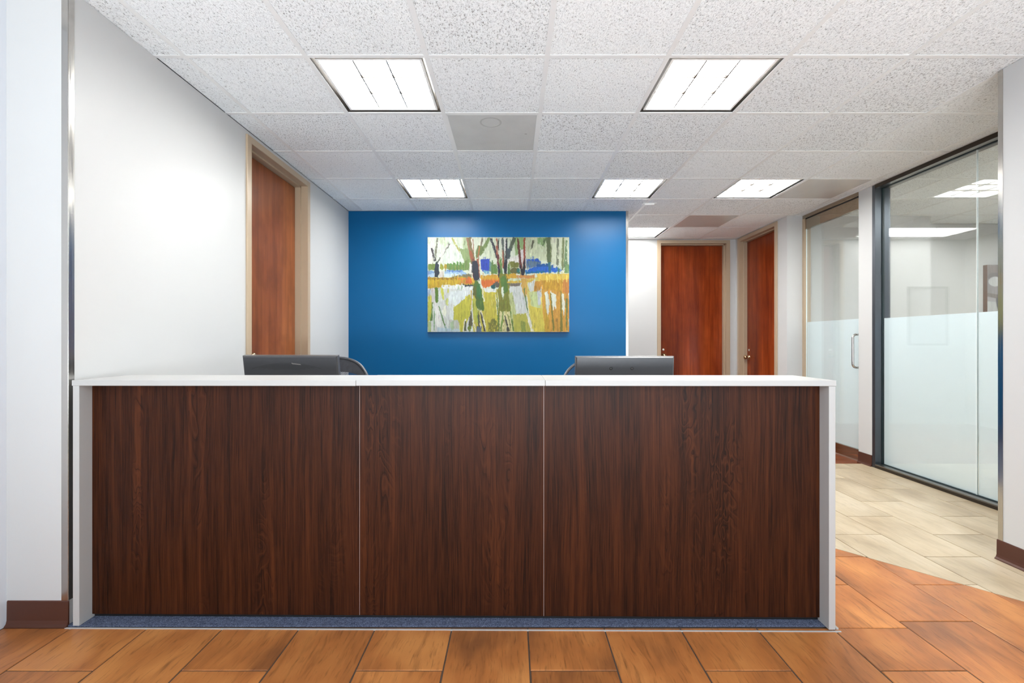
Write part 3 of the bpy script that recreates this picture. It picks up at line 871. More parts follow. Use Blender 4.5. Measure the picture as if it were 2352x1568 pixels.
# ------------------------------------------------------------------ task chairs
def chair(cx, d, ztop, rz, label, solid_band):
    r = empty('office_chair', (cx, d, 0.007), rz, label, 'chair', 'mesh office chairs behind the desk')
    zt = ztop - 0.007; Hb = 0.56; Wt = 0.285
    def outline(a, sc=1.0):
        # superellipse, wide at the top, narrower at the bottom
        c, s = math.cos(a), math.sin(a)
        e = 2 / 2.7
        x = Wt * sc * math.copysign(abs(c) ** e, c)
        z = (zt - Hb / 2) + (Hb / 2) * (1 if sc == 1 else sc) * math.copysign(abs(s) ** e, s)
        x *= 1 - 0.18 * max(0, -s)
        return x, z
    def ydepth(x, z): return 0.09 * (x / Wt) ** 2 * -1 + 0.05 + 0.10 * ((z - (zt - Hb / 2)) / Hb)
    N = 64
    bm = bmesh.new()
    tube(bm, [(outline(2 * math.pi * k / N)[0], ydepth(*outline(2 * math.pi * k / N)), outline(2 * math.pi * k / N)[1]) for k in range(N)], 0.0095, 10, closed=True)
    link_bm('back_frame', bm, M['frame_grey'], r, True)
    # woven mesh
    bm = bmesh.new()
    def inside(x, z):
        zz = (z - (zt - Hb / 2)) / (Hb / 2 - 0.004)
        ww = (Wt - 0.004) * (1 - 0.18 * max(0, -math.copysign(abs(zz) ** 1.35, zz)))
        return abs(x / ww) ** 2.7 + abs(zz) ** 2.7 <= 1.0
    st = 0.0115; t = 0.0024
    def strand(x0, z0, x1, z1):
        y0, y1 = ydepth(x0, z0), ydepth(x1, z1)
        dx, dz = x1 - x0, z1 - z0; l = math.hypot(dx, dz); nx_, nz_ = -dz / l * t / 2, dx / l * t / 2
        vs = [bm.verts.new(p) for p in ((x0 - nx_, y0, z0 - nz_), (x0 + nx_, y0, z0 + nz_), (x1 + nx_, y1, z1 + nz_), (x1 - nx_, y1, z1 - nz_))]
        bm.faces.new(vs)
        vb = [bm.verts.new((v.co.x, v.co.y + 0.0012, v.co.z)) for v in vs]
        bm.faces.new(vb)
        for k in (0, 2): bm.faces.new((vs[k], vs[(k + 1) % 4], vb[(k + 1) % 4], vb[k]))
    nx_c = int(2 * Wt / st) + 1; nz_c = int(Hb / st) + 1
    for i in range(nx_c):
        for j in range(nz_c):
            x = -Wt + i * st; z = zt - Hb + j * st
            if inside(x, z):
                if inside(x + st / 2, z + st): strand(x, z, x + st / 2, z + st)
                if inside(x - st / 2, z + st): strand(x, z, x - st / 2, z + st)
    o = link_bm('back_mesh', bm, M['black'], r); o['kind'] = 'stuff'
    if solid_band:
        bm = bmesh.new(); A = []; B = []
        for k in range(33):
            a = math.radians(8 + 164 * k / 32)
            x, z = outline(a, 0.985); x2 = x * 0.80; z2 = min(z - 0.02, zt - 0.095 - 0.35 * (x / Wt) ** 4 * 0.12)
            A.append((x, ydepth(x, z) - 0.004, z)); B.append((x2, ydepth(x2, z2) - 0.004, z2))
        va = [bm.verts.new(p) for p in A]; vb = [bm.verts.new(p) for p in B]
        vc = [bm.verts.new((p[0], p[1] + 0.010, p[2])) for p in A]; vd = [bm.verts.new((p[0], p[1] + 0.010, p[2])) for p in B]
        for k in range(32):
            bm.faces.new((va[k], va[k + 1], vb[k + 1], vb[k])); bm.faces.new((vc[k], vc[k + 1], vd[k + 1], vd[k]))
            bm.faces.new((vb[k], vb[k + 1], vd[k + 1], vd[k])); bm.faces.new((va[k], va[k + 1], vc[k + 1], vc[k]))
        link_bm('upper_pad', bm, M['fabric'], r)
    # spine, seat, arms, lift, base
    bm = bmesh.new(); tube(bm, [(0, 0.06, zt - 0.5), (0, 0.10, 0.52), (0, 0.05, 0.42), (0, -0.2, 0.40)], 0.02, 10)
    link_bm('back_bracket', bm, M['black'], r, True)
    bm = bmesh.new(); box(bm, -0.25, 0.25, -0.50, 0.0, 0.43, 0.50, 0.03, seg=4)
    link_bm('seat', bm, M['fabric'], r, True)
    for s in (-1, 1):
        bm = bmesh.new(); tube(bm, [(s * 0.22, -0.22, 0.425), (s * 0.29, -0.22, 0.44), (s * 0.30, -0.22, 0.64)], 0.014, 10)
        arm = link_bm('armrest', bm, M['black'], r, True)
        bm = bmesh.new(); box(bm, s * 0.30 - 0.04, s * 0.30 + 0.04, -0.36, -0.10, 0.64, 0.668, 0.01, seg=3)
        link_bm('arm_pad', bm, M['black'], arm, True)
    bm = bmesh.new(); lathe(bm, [(0.028, 0.10), (0.028, 0.28), (0.018, 0.28), (0.018, 0.43), (0.09, 0.43), (0.0, 0.431)], (0, -0.24, 0), 'Z', 20)
    link_bm('gas_lift', bm, M['frame_grey'], r)
    for k in range(5):
        a = 2 * math.pi * k / 5 + 0.3
        ex, ey = 0.30 * math.cos(a), -0.24 + 0.30 * math.sin(a)
        bm = bmesh.new(); tube(bm, [(0, -0.24, 0.115), (ex, ey, 0.072)], [0.024, 0.014], 8)
        lg = link_bm('base_arm', bm, M['black'], r, True)
        bm = bmesh.new(); lathe(bm, [(0, -0.02), (0.026, -0.02), (0.028, -0.01), (0.028, 0.01), (0.026, 0.02), (0, 0.02)], (ex, ey, 0.0285), 'X', 16)
        link_bm('caster', bm, M['dark'], lg, True)
    return r
chair((752 - 1176) * 3.2 / F, 3.2, 1.046, math.radians(4), 'black mesh office chair showing right of the left monitor, with a padded upper back', True)
chair((1386 - 1176) * 3.2 / F, 3.2, 1.038, math.radians(-6), 'black mesh office chair showing left of the right monitor, plain mesh back', False)

# ------------------------------------------------------------------ painted canvases
def vnoise(h, w_, cy, cx, seed):
    rng = np.random.RandomState(seed)
    g = rng.rand(cy + 2, cx + 2)
    y = np.linspace(0, cy, h); x = np.linspace(0, cx, w_)
    yi = y.astype(int); xi = x.astype(int); fy = (y - yi)[:, None]; fx = (x - xi)[None, :]
    fy = fy * fy * (3 - 2 * fy); fx = fx * fx * (3 - 2 * fx)
    a = g[yi][:, xi]; b = g[yi][:, xi + 1]; c = g[yi + 1][:, xi]; d = g[yi + 1][:, xi + 1]
    return (a * (1 - fx) + b * fx) * (1 - fy) + (c * (1 - fx) + d * fx) * fy

class Canvas:
    """paints brush strokes into an array; coordinates in the units of ext = (x0, x1, y0, y1)"""
    def __init__(s, W, H, ext, base):
        s.W, s.H, s.ext = W, H, ext
        xs = np.linspace(ext[0], ext[1], W); ys = np.linspace(ext[2], ext[3], H)
        s.X, s.Y = np.meshgrid(xs, ys)
        s.A = np.zeros((H, W, 3)); s.A[:] = base
        u = (ext[1] - ext[0]) / 100.0
        s.jx = (vnoise(H, W, H // 9, W // 9, 1) - 0.5) * 0.5 * u
        s.jy = (vnoise(H, W, H // 9, W // 9, 3) - 0.5) * 0.9 * u
        s.streak = vnoise(H, W, max(3, H // 50), int(W / 3.5), 5) * 0.6 + vnoise(H, W, max(3, H // 14), W // 5, 6) * 0.4
        s.dry = vnoise(H, W, H // 12, W // 4, 7)
        s.k = 0
    def poly(s, pts, col, a=1.0, j=1.0, dry=0.0):
        pts = [(float(x), float(y)) for x, y in pts]; s.k += 1
        x0 = min(p[0] for p in pts) - 30; x1 = max(p[0] for p in pts) + 30
        y0 = min(p[1] for p in pts) - 30; y1 = max(p[1] for p in pts) + 30
        X0, X1, Y0, Y1 = s.ext
        c0 = max(0, int((x0 - X0) / (X1 - X0) * s.W)); c1 = min(s.W, int((x1 - X0) / (X1 - X0) * s.W) + 1)
        r0 = max(0, int((y0 - Y0) / (Y1 - Y0) * s.H)); r1 = min(s.H, int((y1 - Y0) / (Y1 - Y0) * s.H) + 1)
        if c1 <= c0 or r1 <= r0: return
        sl = (slice(r0, r1), slice(c0, c1))
        X = s.X[sl] + s.jx[sl] * j; Y = s.Y[sl] + s.jy[sl] * j
        ins = np.zeros(X.shape, bool); n = len(pts)
        for i in range(n):
            ax, ay = pts[i]; bx, by = pts[(i + 1) % n]
            if ay == by: continue
            c = ((ay > Y) != (by > Y)) & (X < (bx - ax) * (Y - ay) / (by - ay) + ax)
            ins ^= c
        al = ins * a
        if dry > 0:
            al = al * np.clip((s.dry[sl] - dry * 0.55) * 6 + 0.5, 0, 1)
        sh = 1 + (s.streak[sl] - 0.5) * 0.20
        c = np.array(col, float)[None, None, :] * sh[..., None]
        s.A[sl] = s.A[sl] * (1 - al[..., None]) + c * al[..., None]
    def line(s, p0, p1, w0, w1, col, **kw):
        dx, dy = p1[0] - p0[0], p1[1] - p0[1]; l = math.hypot(dx, dy); nx, ny = -dy / l, dx / l
        s.poly([(p0[0] + nx * w0 / 2, p0[1] + ny * w0 / 2), (p1[0] + nx * w1 / 2, p1[1] + ny * w1 / 2),
                (p1[0] - nx * w1 / 2, p1[1] - ny * w1 / 2), (p0[0] - nx * w0 / 2, p0[1] - ny * w0 / 2)], col, **kw)
    def blob(s, cx, cy, rx, ry, col, **kw):
        s.poly([(cx + rx * math.cos(2 * math.pi * k / 16), cy + ry * math.sin(2 * math.pi * k / 16)) for k in range(16)], col, **kw)
    def dabs(s, n, seed, lx, ly, w_, tilt=0.25):
        """short overlapping brush dabs that pick up and drag the colour beneath them"""
        rng = random.Random(seed); X0, X1, Y0, Y1 = s.ext
        for _ in range(n):
            x = rng.uniform(X0, X1); y = rng.uniform(Y0, Y1)
            c = s.A[min(s.H - 1, int((y - Y0) / (Y1 - Y0) * s.H)), min(s.W - 1, int((x - X0) / (X1 - X0) * s.W))].copy()
            c = c * rng.uniform(0.86, 1.10) + np.array([rng.uniform(-7, 7) for _ in range(3)])
            L = rng.uniform(lx, ly); t = rng.uniform(-tilt, tilt); ww = rng.uniform(w_ * .5, w_ * 1.3)
            s.line((x - t * L / 2, y - L / 2), (x + t * L / 2, y + L / 2), ww, ww * rng.uniform(.4, 1), c, a=rng.uniform(.45, .9), dry=rng.choice((0, 0, .35)))
    def mesh(s, name, w_, h_, parent):
        """vertical sheet in x (0..w) and z (h..0), facing -y"""
        def half(a): return (a[0::2, 0::2] + a[1::2, 0::2] + a[0::2, 1::2] + a[1::2, 1::2]) / 4
        A_, st_ = half(s.A), half(s.streak)
        H, W = A_.shape[:2]
        xs = np.linspace(0, w_, W); zs = np.linspace(h_, 0, H)
        X, Z = np.meshgrid(xs, zs); Yd = -(st_ - 0.5) * 0.0005
        Yd[0, :] = Yd[-1, :] = 0; Yd[:, 0] = Yd[:, -1] = 0
        V = np.stack([X, Yd, Z], -1).reshape(-1, 3)
        idx = np.arange(H * W).reshape(H, W)
        Fq = np.stack([idx[:-1, :-1], idx[1:, :-1], idx[1:, 1:], idx[:-1, 1:]], -1).reshape(-1, 4)
        me = bpy.data.meshes.new(name)
        me.vertices.add(len(V)); me.vertices.foreach_set('co', V.ravel())
        me.loops.add(Fq.size); me.loops.foreach_set('vertex_index', Fq.ravel().astype(np.int32))
        me.polygons.add(len(Fq)); me.polygons.foreach_set('loop_start', np.arange(0, Fq.size, 4, dtype=np.int32))
        me.update(calc_edges=True)
        c = np.clip(A_ * 0.70 / 255.0, 0, 1); c = np.where(c <= 0.04045, c / 12.92, ((c + 0.055) / 1.055) ** 2.4)
        rgba = np.concatenate([c.reshape(-1, 3), np.ones((H * W, 1))], 1)
        at = me.color_attributes.new('Col', 'FLOAT_COLOR', 'POINT'); at.data.foreach_set('color', rgba.ravel())
        me.materials.append(M['canvas'])
        o = bpy.data.objects.new(name, me); COL.objects.link(o); o.parent = parent
        return o

#PAINTING
def paint_landscape():
    C = Canvas(880, 588, (134, 2017, 150, 1408), (214, 222, 200))
    P, Ln, B = C.poly, C.line, C.blob
    # sky patches
    P([(134, 150), (480, 150), (700, 500), (134, 520)], (216, 226, 208))
    P([(134, 150), (230, 150), (215, 500), (134, 500)], (232, 232, 222))
    P([(600, 150), (700, 150), (700, 500), (610, 480)], (170, 188, 140), a=.8)
    P([(340, 300), (450, 170), (640, 330), (650, 480), (330, 500)], (214, 226, 210))
    P([(900, 150), (1060, 150), (1060, 430), (860, 430)], (206, 215, 188))
    P([(1290, 150), (1440, 150), (1420, 330), (1300, 400)], (146, 176, 116))
    P([(1440, 150), (1720, 150), (1720, 470), (1440, 440)], (200, 208, 174))
    P([(1590, 150), (1720, 150), (1690, 280), (1600, 230)], (140, 172, 112))
    P([(1740, 150), (2017, 150), (2017, 520), (1740, 500)], (208, 214, 184))
    P([(1200, 420), (1360, 400), (1360, 500), (1200, 520)], (226, 222, 214))
    P([(1370, 320), (1440, 300), (1440, 480), (1380, 520)], (228, 222, 220))
    P([(560, 310), (670, 300), (720, 480), (620, 480)], (138, 158, 104))
    P([(780, 150), (960, 150), (800, 420)], (216, 222, 200))
    for x, y, w_ in ((150, 200, 30), (330, 190, 60), (380, 240, 50), (1180, 180, 60), (1250, 170, 50)):
        B(x, y, w_ * .6, 50, (188, 206, 160), a=.5, dry=.5)
    # thin branches left
    Ln((265, 155), (232, 460), 22, 34, (120, 122, 104), dry=.6); Ln((185, 290), (235, 470), 26, 30, (66, 60, 66), dry=.35)
    Ln((430, 225), (270, 480), 30, 20, (90, 92, 84), dry=.55); Ln((405, 250), (300, 420), 18, 40, (238, 234, 228), a=.8, dry=.3)
    Ln((460, 160), (560, 340), 26, 22, (176, 178, 104))
    # shore greens
    for x in range(150, 230, 24): B(x + 8, 545, 22, 44, (112, 136, 60))
    for x in range(400, 700, 22): B(x, 545 + 6 * math.sin(x), 20, 46 + 14 * math.sin(x * .7), (104 + 14 * math.sin(x), 136, 66))
    B(320, 545, 26, 40, (146, 152, 50)); B(372, 540, 20, 34, (176, 150, 40))
    P([(620, 470), (690, 440), (690, 585), (620, 585)], (112, 140, 74))
    # water left
    P([(134, 592), (222, 600), (222, 682), (134, 682)], (124, 160, 204)); P([(134, 640), (222, 630), (222, 680), (134, 680)], (176, 200, 222))
    P([(360, 590), (600, 590), (660, 640), (560, 668), (355, 675)], (150, 184, 216))
    P([(390, 588), (600, 592), (560, 612), (400, 606)], (92, 130, 196)); P([(356, 630), (600, 640), (500, 672), (356, 674)], (200, 218, 228))
    P([(290, 600), (350, 600), (345, 690), (285, 690)], (206, 198, 190)); P([(470, 668), (720, 630), (720, 680), (420, 690)], (118, 116, 88))
    P([(690, 500), (725, 490), (725, 640), (690, 640)], (226, 222, 216))
    # ochre shore band
    P([(134, 685), (730, 680), (745, 800), (134, 830)], (186, 152, 36))
    for x in range(140, 540, 44): B(x + 20, 745, 18, 52, (198, 166, 34)); 
    for x in range(160, 540, 60): B(x, 700, 26, 12, (140, 100, 30), a=.7)
    P([(530, 694), (650, 690), (645, 712), (530, 716)], (222, 116, 50)); P([(640, 690), (725, 684), (725, 768), (640, 772)], (206, 106, 40)); P([(560, 740), (640, 726), (640, 770), (530, 775)], (198, 140, 50))
    P([(725, 690), (770, 720), (770, 790), (725, 780)], (206, 166, 50))
    # left big tree
    Ln((690, 155), (740, 500), 56, 60, (120, 108, 70)); Ln((655, 155), (720, 470), 20, 22, (150, 112, 84)); Ln((715, 160), (738, 330), 12, 12, (236, 226, 214)); Ln((738, 165), (745, 340), 12, 14, (150, 100, 76))
    Ln((700, 330), (750, 500), 34, 40, (150, 84, 52)); Ln((862, 170), (838, 300), 22, 26, (130, 120, 106)); Ln((955, 160), (890, 290), 34, 54, (120, 142, 84))
    P([(800, 258), (880, 268), (885, 310), (840, 400), (772, 430), (780, 330)], (110, 126, 74)); B(850, 330, 32, 44, (104, 122, 66)); Ln((826, 270), (806, 420), 16, 18, (176, 110, 60))
    Ln((800, 430), (815, 690), 30, 28, (158, 92, 66)); Ln((728, 500), (745, 700), 18, 16, (170, 90, 60))
    P([(725, 475), (790, 455), (812, 560), (820, 700), (800, 735), (745, 720), (735, 620), (722, 560)], (38, 44, 58))
    # left small trunk
    P([(240, 490), (268, 476), (290, 540), (286, 640), (270, 682), (224, 684), (226, 580)], (36, 46, 62))
    # blue hut
    P([(838, 450), (950, 436), (968, 480), (955, 600), (900, 626), (846, 600)], (40, 70, 178)); P([(870, 590), (955, 590), (950, 634), (890, 634)], (110, 166, 196)); P([(955, 450), (985, 500), (985, 620), (955, 600)], (104, 140, 132))
    for x, t in ((995, 470), (1020, 520), (1110, 450), (1045, 520), (1215, 520)): P([(x - 18, 640), (x - 14, t), (x + 8, t - 20), (x + 22, 640)], (96, 132, 66))
    # orange middle
    P([(835, 660), (1095, 645), (1095, 750), (870, 835), (850, 790)], (214, 112, 44)); P([(835, 660), (1060, 650), (1050, 700), (838, 716)], (204, 150, 40))
    for x in range(850, 1060, 34): B(x + 10, 690, 15, 36, (208, 160, 44))
    B(1050, 785, 52, 36, (92, 84, 76)); B(1010, 805, 36, 26, (22, 84, 86))
    # middle trees
    Ln((975, 165), (1060, 420), 30, 34, (58, 60, 70), dry=.25); Ln((1050, 165), (1070, 440), 16, 26, (160, 86, 66)); Ln((1078, 165), (1072, 300), 24, 14, (50, 50, 44), dry=.45)
    Ln((1068, 380), (1078, 540), 34, 26, (110, 54, 52)); P([(1062, 540), (1080, 500), (1098, 600), (1090, 688), (1076, 686)], (36, 36, 50))
    Ln((1128, 155), (1150, 500), 26, 28, (96, 106, 100)); Ln((1130, 320), (1142, 560), 20, 18, (162, 92, 62)); Ln((1185, 165), (1178, 470), 18, 30, (44, 46, 58), dry=.15); Ln((1160, 170), (1165, 330), 20, 16, (232, 226, 220))
    Ln((1290, 155), (1225, 330), 44, 50, (88, 100, 80)); P([(1190, 300), (1240, 296), (1232, 420), (1200, 450), (1176, 380)], (70, 82, 84))
    P([(1145, 490), (1195, 450), (1185, 690), (1160, 668), (1145, 600)], (34, 36, 50))
    P([(1205, 495), (1260, 470), (1350, 495), (1348, 545), (1240, 560)], (112, 116, 44)); P([(1215, 570), (1345, 550), (1370, 640), (1240, 630)], (98, 96, 50)); B(1340, 590, 24, 30, (32, 110, 112), a=.8)
    # right tree
    Ln((1336, 180), (1375, 560), 22, 40, (104, 52, 44)); Ln((1420, 155), (1420, 560), 22, 34, (150, 72, 52)); P([(1355, 500), (1392, 580), (1430, 400), (1432, 600), (1412, 692), (1380, 688)], (32, 28, 42))
    Ln((1540, 190), (1512, 320), 34, 14, (92, 92, 72), dry=.2); Ln((1695, 165), (1668, 275), 36, 16, (86, 104, 68))
    # blue far right
    P([(1440, 440), (1590, 432), (1640, 470), (1640, 500), (1560, 500), (1440, 490)], (26, 84, 182)); P([(1440, 460), (1560, 470), (1650, 490), (1600, 530), (1450, 570)], (92, 118, 142))
    P([(1580, 510), (1720, 500), (1850, 530), (1860, 560), (1580, 545)], (16, 82, 150)); P([(1440, 590), (1560, 540), (1830, 545), (1920, 590), (1900, 612), (1450, 634)], (22, 96, 196)); P([(1440, 610), (1700, 600), (1700, 620), (1450, 636)], (20, 104, 150))
    Ln((1740, 150), (1745, 480), 56, 44, (90, 104, 66)); Ln((1775, 240), (1772, 470), 14, 18, (120, 130, 90), dry=.3); Ln((1752, 480), (1762, 660), 44, 24, (36, 104, 120))
    Ln((1868, 170), (1862, 520), 26, 36, (118, 126, 102), dry=.4); Ln((1940, 160), (1925, 590), 32, 28, (120, 130, 86)); Ln((1980, 190), (1965, 560), 22, 48, (110, 140, 96), dry=.35); Ln((1875, 560), (1872, 665), 28, 20, (60, 120, 110))
    P([(1960, 510), (2017, 510), (2017, 625), (1950, 620)], (116, 150, 96)); P([(1820, 515), (1850, 530), (1840, 560), (1780, 560)], (210, 216, 200), dry=.4)
    # ---- lower half
    P([(134, 830), (740, 800), (740, 1408), (134, 1408)], (204, 208, 202))
    P([(740, 830), (1060, 850), (1090, 1408), (740, 1408)], (194, 184, 66))
    P([(1190, 690), (1460, 680), (1480, 1408), (1190, 1408)], (204, 208, 196))
    P([(1450, 690), (1700, 690), (1740, 1408), (1470, 1408)], (216, 200, 104))
    P([(1640, 680), (2017, 650), (2017, 1408), (1680, 1408)], (206, 152, 58))
    P([(1090, 640), (1200, 640), (1260, 1050), (1280, 1408), (1070, 1408), (1080, 900)], (122, 126, 42))
    # reflections and grasses, left
    P([(134, 940), (200, 930), (205, 1000), (180, 1240), (134, 1270)], (186, 186, 70)); P([(134, 850), (180, 830), (170, 940), (134, 930)], (168, 188, 206)); P([(180, 830), (225, 830), (222, 1050), (190, 1050)], (198, 194, 192))
    P([(300, 820), (345, 830), (355, 980), (330, 970)], (196, 200, 84)); B(395, 1010, 22, 50, (188, 196, 100), a=.8); B(408, 860, 12, 30, (200, 200, 96))
    P([(440, 870), (700, 850), (640, 950), (590, 1020), (470, 1080), (400, 1040)], (214, 222, 222)); P([(420, 1040), (480, 1020), (480, 1250), (440, 1300)], (216, 222, 218))
    P([(480, 1080), (600, 990), (700, 900), (712, 1000), (700, 1180), (600, 1408), (570, 1408), (480, 1260)], (188, 184, 62))
    P([(310, 790), (560, 780), (745, 820), (700, 850), (330, 830)], (226, 230, 228)); B(640, 825, 70, 22, (222, 226, 224))
    P([(590, 783), (740, 782), (735, 800), (640, 805)], (44, 60, 72)); Ln((545, 800), (540, 850), 14, 14, (150, 180, 140), a=.8); Ln((592, 790), (592, 840), 12, 12, (150, 180, 140), a=.8)
    P([(226, 830), (250, 815), (274, 835), (278, 990), (262, 1018), (238, 1010)], (84, 118, 42))
    P([(232, 1080), (262, 1055), (284, 1090), (312, 1320), (270, 1345), (236, 1300)], (232, 232, 224)); B(360, 1130, 28, 60, (226, 226, 204))
    Ln((285, 1065), (385, 1400), 14, 20, (94, 130, 74)); Ln((200, 1020), (186, 1260), 14, 26, (92, 124, 58), dry=.2); Ln((225, 1130), (222, 1390), 18, 14, (120, 158, 110), a=.8)
    P([(134, 1270), (180, 1270), (180, 1408), (134, 1408)], (164, 182, 124)); P([(420, 1240), (540, 1250), (580, 1408), (400, 1408)], (184, 188, 176)); P([(270, 1350), (400, 1360), (560, 1370), (560, 1408), (250, 1408)], (178, 200, 214), a=.8)
    P([(440, 1270), (480, 1270), (480, 1380), (450, 1380)], (160, 190, 144), a=.7)
    # big reflection of left tree
    P([(765, 720), (800, 740), (850, 850), (888, 1080), (880, 1130), (790, 1100), (770, 960), (735, 900), (740, 800)], (80, 110, 44)); P([(790, 765), (835, 780), (850, 900), (830, 980), (790, 940)], (60, 112, 60)); P([(740, 800), (770, 790), (780, 960), (745, 930)], (96, 96, 40))
    Ln((860, 800), (885, 1000), 16, 10, (228, 226, 208)); Ln((718, 850), (712, 1120), 14, 8, (196, 160, 60)); P([(725, 960), (775, 970), (800, 1200), (790, 1310), (750, 1250), (735, 1100)], (178, 182, 70))
    Ln((712, 1130), (705, 1340), 14, 60, (88, 84, 58), dry=.1); Ln((640, 1230), (615, 1400), 20, 30, (232, 226, 206)); Ln((638, 1270), (635, 1400), 14, 34, (84, 88, 58)); B(690, 1360, 24, 44, (108, 126, 40))
    for a_, b_ in (((800, 1100), (850, 1400)), ((820, 1100), (905, 1400)), ((745, 1260), (775, 1400)), ((845, 1110), (900, 1340))): Ln(a_, b_, 10, 16, (232, 228, 210))
    Ln((810, 1120), (820, 1400), 16, 40, (86, 84, 56), dry=.1); Ln((840, 1150), (895, 1400), 14, 22, (60, 60, 48)); Ln((795, 1120), (800, 1290), 8, 8, (110, 150, 60)); P([(790, 1330), (850, 1360), (850, 1408), (780, 1408)], (86, 104, 128), dry=.2)
    # middle lower
    P([(880, 830), (1050, 840), (1040, 880), (900, 885)], (222, 226, 220)); P([(940, 1290), (1010, 1220), (1070, 1290), (1080, 1408), (940, 1408)], (120, 118, 46), dry=.55)
    Ln((1048, 870), (1085, 1400), 8, 14, (84, 122, 54)); Ln((1040, 900), (1062, 1180), 8, 8, (230, 226, 206)); Ln((985, 980), (990, 1080), 8, 4, (222, 214, 130)); P([(1060, 850), (1120, 760), (1110, 1000), (1075, 960)], (132, 130, 44))
    P([(1100, 690), (1140, 660), (1190, 700), (1200, 860), (1150, 900), (1110, 780)], (84, 122, 50)); P([(1112, 820), (1132, 805), (1148, 830), (1142, 960), (1118, 930)], (214, 224, 206))
    P([(1090, 1130), (1250, 1140), (1280, 1408), (1090, 1408)], (214, 206, 150), dry=.3); Ln((1160, 1190), (1210, 1400), 14, 34, (70, 70, 60)); Ln((1140, 1130), (1110, 1400), 14, 20, (110, 144, 64)); Ln((1235, 1140), (1275, 1400), 16, 14, (90, 124, 54)); Ln((1200, 1170), (1250, 1400), 10, 12, (120, 130, 56), dry=.3)
    # right lower
    P([(1180, 640), (1310, 630), (1320, 690), (1190, 705)], (206, 160, 44)); P([(1310, 655), (1560, 650), (1560, 695), (1320, 695)], (206, 140, 70)); P([(1200, 700), (1380, 698), (1370, 738), (1200, 738)], (196, 212, 184)); P([(1190, 738), (1560, 715), (1560, 745), (1190, 762)], (204, 172, 60)); P([(1190, 762), (1370, 756), (1360, 795), (1240, 808)], (112, 104, 96))
    P([(1210, 820), (1390, 790), (1460, 1170), (1370, 1180), (1280, 1060), (1230, 1000)], (206, 210, 206)); P([(1215, 900), (1260, 880), (1320, 1200), (1250, 1240)], (186, 196, 134)); P([(1270, 1170), (1470, 1160), (1520, 1408), (1280, 1408)], (180, 178, 74)); P([(1370, 1260), (1430, 1280), (1440, 1400), (1380, 1400)], (116, 136, 60), a=.7, dry=.2)
    P([(1375, 700), (1450, 700), (1460, 900), (1430, 960), (1390, 850)], (204, 162, 76)); Ln((1415, 840), (1470, 1160), 12, 12, (84, 122, 70)); Ln((1450, 900), (1480, 1180), 10, 10, (226, 222, 206)); Ln((1460, 1160), (1530, 1400), 34, 44, (230, 226, 210)); Ln((1480, 1170), (1550, 1400), 6, 8, (150, 176, 110))
    P([(1460, 770), (1570, 700), (1560, 860), (1500, 885)], (208, 212, 204)); P([(1480, 880), (1600, 870), (1640, 1120), (1520, 1060)], (196, 208, 146)); P([(1590, 830), (1650, 800), (1640, 1040), (1600, 1060)], (196, 202, 206)); P([(1480, 1060), (1660, 1100), (1700, 1408), (1540, 1408)], (212, 196, 78)); P([(1680, 900), (1720, 900), (1760, 1408), (1690, 1408)], (196, 156, 46))
    P([(1560, 735), (1650, 730), (1640, 840), (1590, 880), (1548, 870)], (198, 142, 50)); P([(1580, 640), (2017, 630), (2017, 700), (1950, 740), (1600, 720)], (222, 190, 76))
    P([(1660, 720), (1940, 715), (1900, 880), (1780, 850), (1680, 850)], (196, 150, 40)); P([(1930, 720), (2017, 700), (2017, 900), (1930, 890)], (198, 132, 56))
    for x in (1720, 1750, 1860, 1930, 1980): Ln((x, 650), (x + 4, 750), 14, 8, (238, 214, 110))
    P([(1688, 880), (1728, 872), (1760, 1040), (1742, 1180), (1720, 1150)], (222, 226, 208)); P([(1765, 870), (1845, 915), (1840, 1090), (1805, 1120), (1785, 1020)], (222, 228, 212)); P([(1915, 900), (1945, 910), (1960, 1080), (1945, 1200), (1925, 1100)], (222, 224, 204))
    Ln((1768, 880), (1810, 1400), 14, 22, (126, 120, 44)); Ln((1905, 870), (1912, 1400), 14, 34, (130, 122, 46)); Ln((1985, 960), (1980, 1400), 26, 14, (110, 124, 60)); Ln((1860, 1230), (1865, 1400), 14, 26, (158, 124, 50), a=.8); P([(2000, 900), (2017, 890), (2017, 980)], (226, 226, 210))
    return C
pt = empty('painting', (-0.925, 5.285, 1.262), 0, 'colourful abstract landscape canvas of trees by water on the blue wall', 'painting')
pc_ = paint_landscape(); pc_.dabs(1700, 3, 24, 80, 13)
pc_.mesh('canvas_face', 1.552, 1.038, pt)
boxes('canvas_body', [(0.0, 1.552, 0.0006, 0.034, 0.0, 1.038)], M['white'], pt)

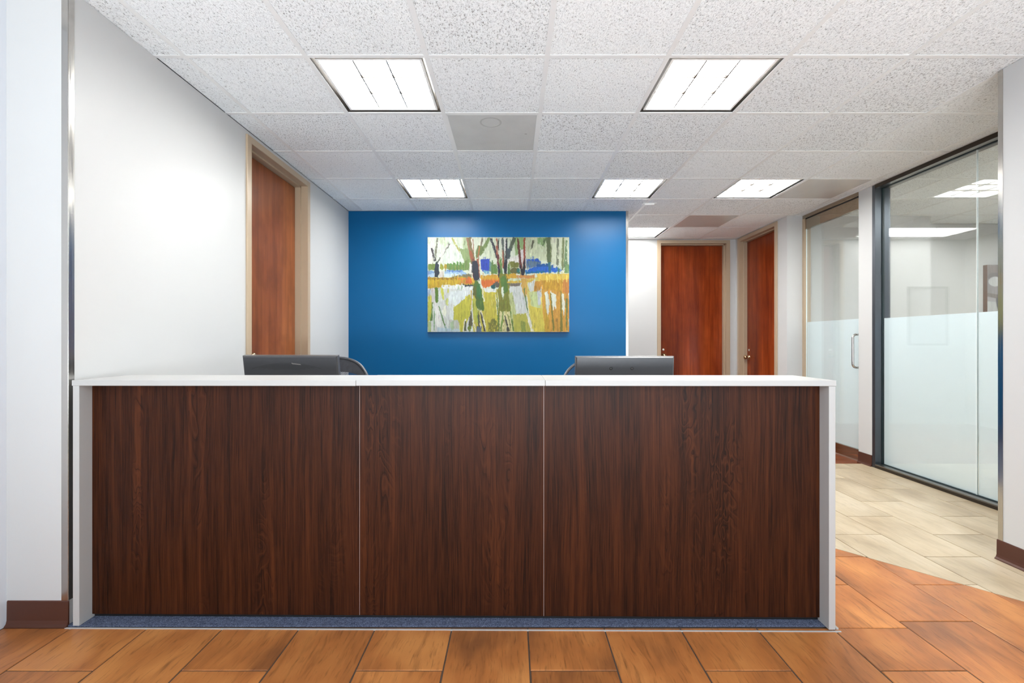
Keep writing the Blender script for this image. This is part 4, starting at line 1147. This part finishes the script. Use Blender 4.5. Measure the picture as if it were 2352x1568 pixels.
def paint_grey():
    C = Canvas(240, 320, (0, 240, 0, 320), (206, 204, 204))
    P, Ln, B = C.poly, C.line, C.blob
    C.jx *= 0.5; C.jy *= 0.5
    P([(0, 0), (240, 0), (240, 110), (100, 112), (0, 95)], (184, 178, 178)); P([(0, 0), (60, 0), (50, 30), (0, 40)], (176, 160, 156)); B(75, 60, 14, 12, (168, 148, 146), a=.7); B(110, 90, 14, 12, (170, 146, 142), a=.7)
    B(25, 40, 24, 14, (150, 138, 138)); B(26, 55, 22, 16, (250, 250, 250)); P([(0, 92), (80, 104), (240, 112), (240, 122), (60, 116), (0, 104)], (150, 134, 130))
    P([(0, 120), (240, 122), (240, 320), (0, 320)], (236, 236, 236))
    def arc(cx, cy, r, a0, a1, w_, col):
        n = 14
        for k in range(n):
            a = math.radians(a0 + (a1 - a0) * k / n); b = math.radians(a0 + (a1 - a0) * (k + 1.2) / n)
            Ln((cx + r * math.cos(a), cy + r * math.sin(a)), (cx + r * math.cos(b), cy + r * math.sin(b)), w_, w_, col, j=.3)
    arc(130, 110, 95, 75, 180, 12, (120, 116, 118)); arc(110, 190, 60, 180, 300, 9, (120, 116, 118)); arc(40, 210, 26, 100, 330, 8, (130, 126, 128)); arc(150, 210, 70, 150, 360, 12, (128, 124, 126))
    Ln((0, 255), (90, 190), 18, 18, (150, 148, 148)); Ln((90, 190), (200, 260), 18, 18, (160, 158, 158)); P([(20, 320), (70, 230), (140, 320)], (190, 188, 188))
    return C
gp = empty('wall_art', (5.765, 5.845, 0.90), 0, 'grey abstract canvas with brown edges seen through the window at far right', 'painting')
paint_grey().mesh('canvas_face', 0.86, 1.187, gp)
boxes('canvas_body', [(0.0, 0.86, 0.0006, 0.054, 0.0, 1.187)], M['brown_side'], gp)

fp = empty('framed_picture', (0.66, 6.775, 1.10), 0, 'pale framed picture seen only as a faint reflection in the window glass', 'picture')
boxes('picture_frame', [(0, 0.03, 0, 0.024, 0, 0.83), (0.53, 0.56, 0, 0.024, 0, 0.83), (0.03, 0.53, 0, 0.024, 0, 0.03), (0.03, 0.53, 0, 0.024, 0.80, 0.83)], M['reveal'], fp)
boxes('picture_sheet', [(0.03, 0.53, 0.012, 0.022, 0.03, 0.80)], paint('grey_picture_print', (150, 150, 150), 0.6, 0.3, 0, 0.35), fp)
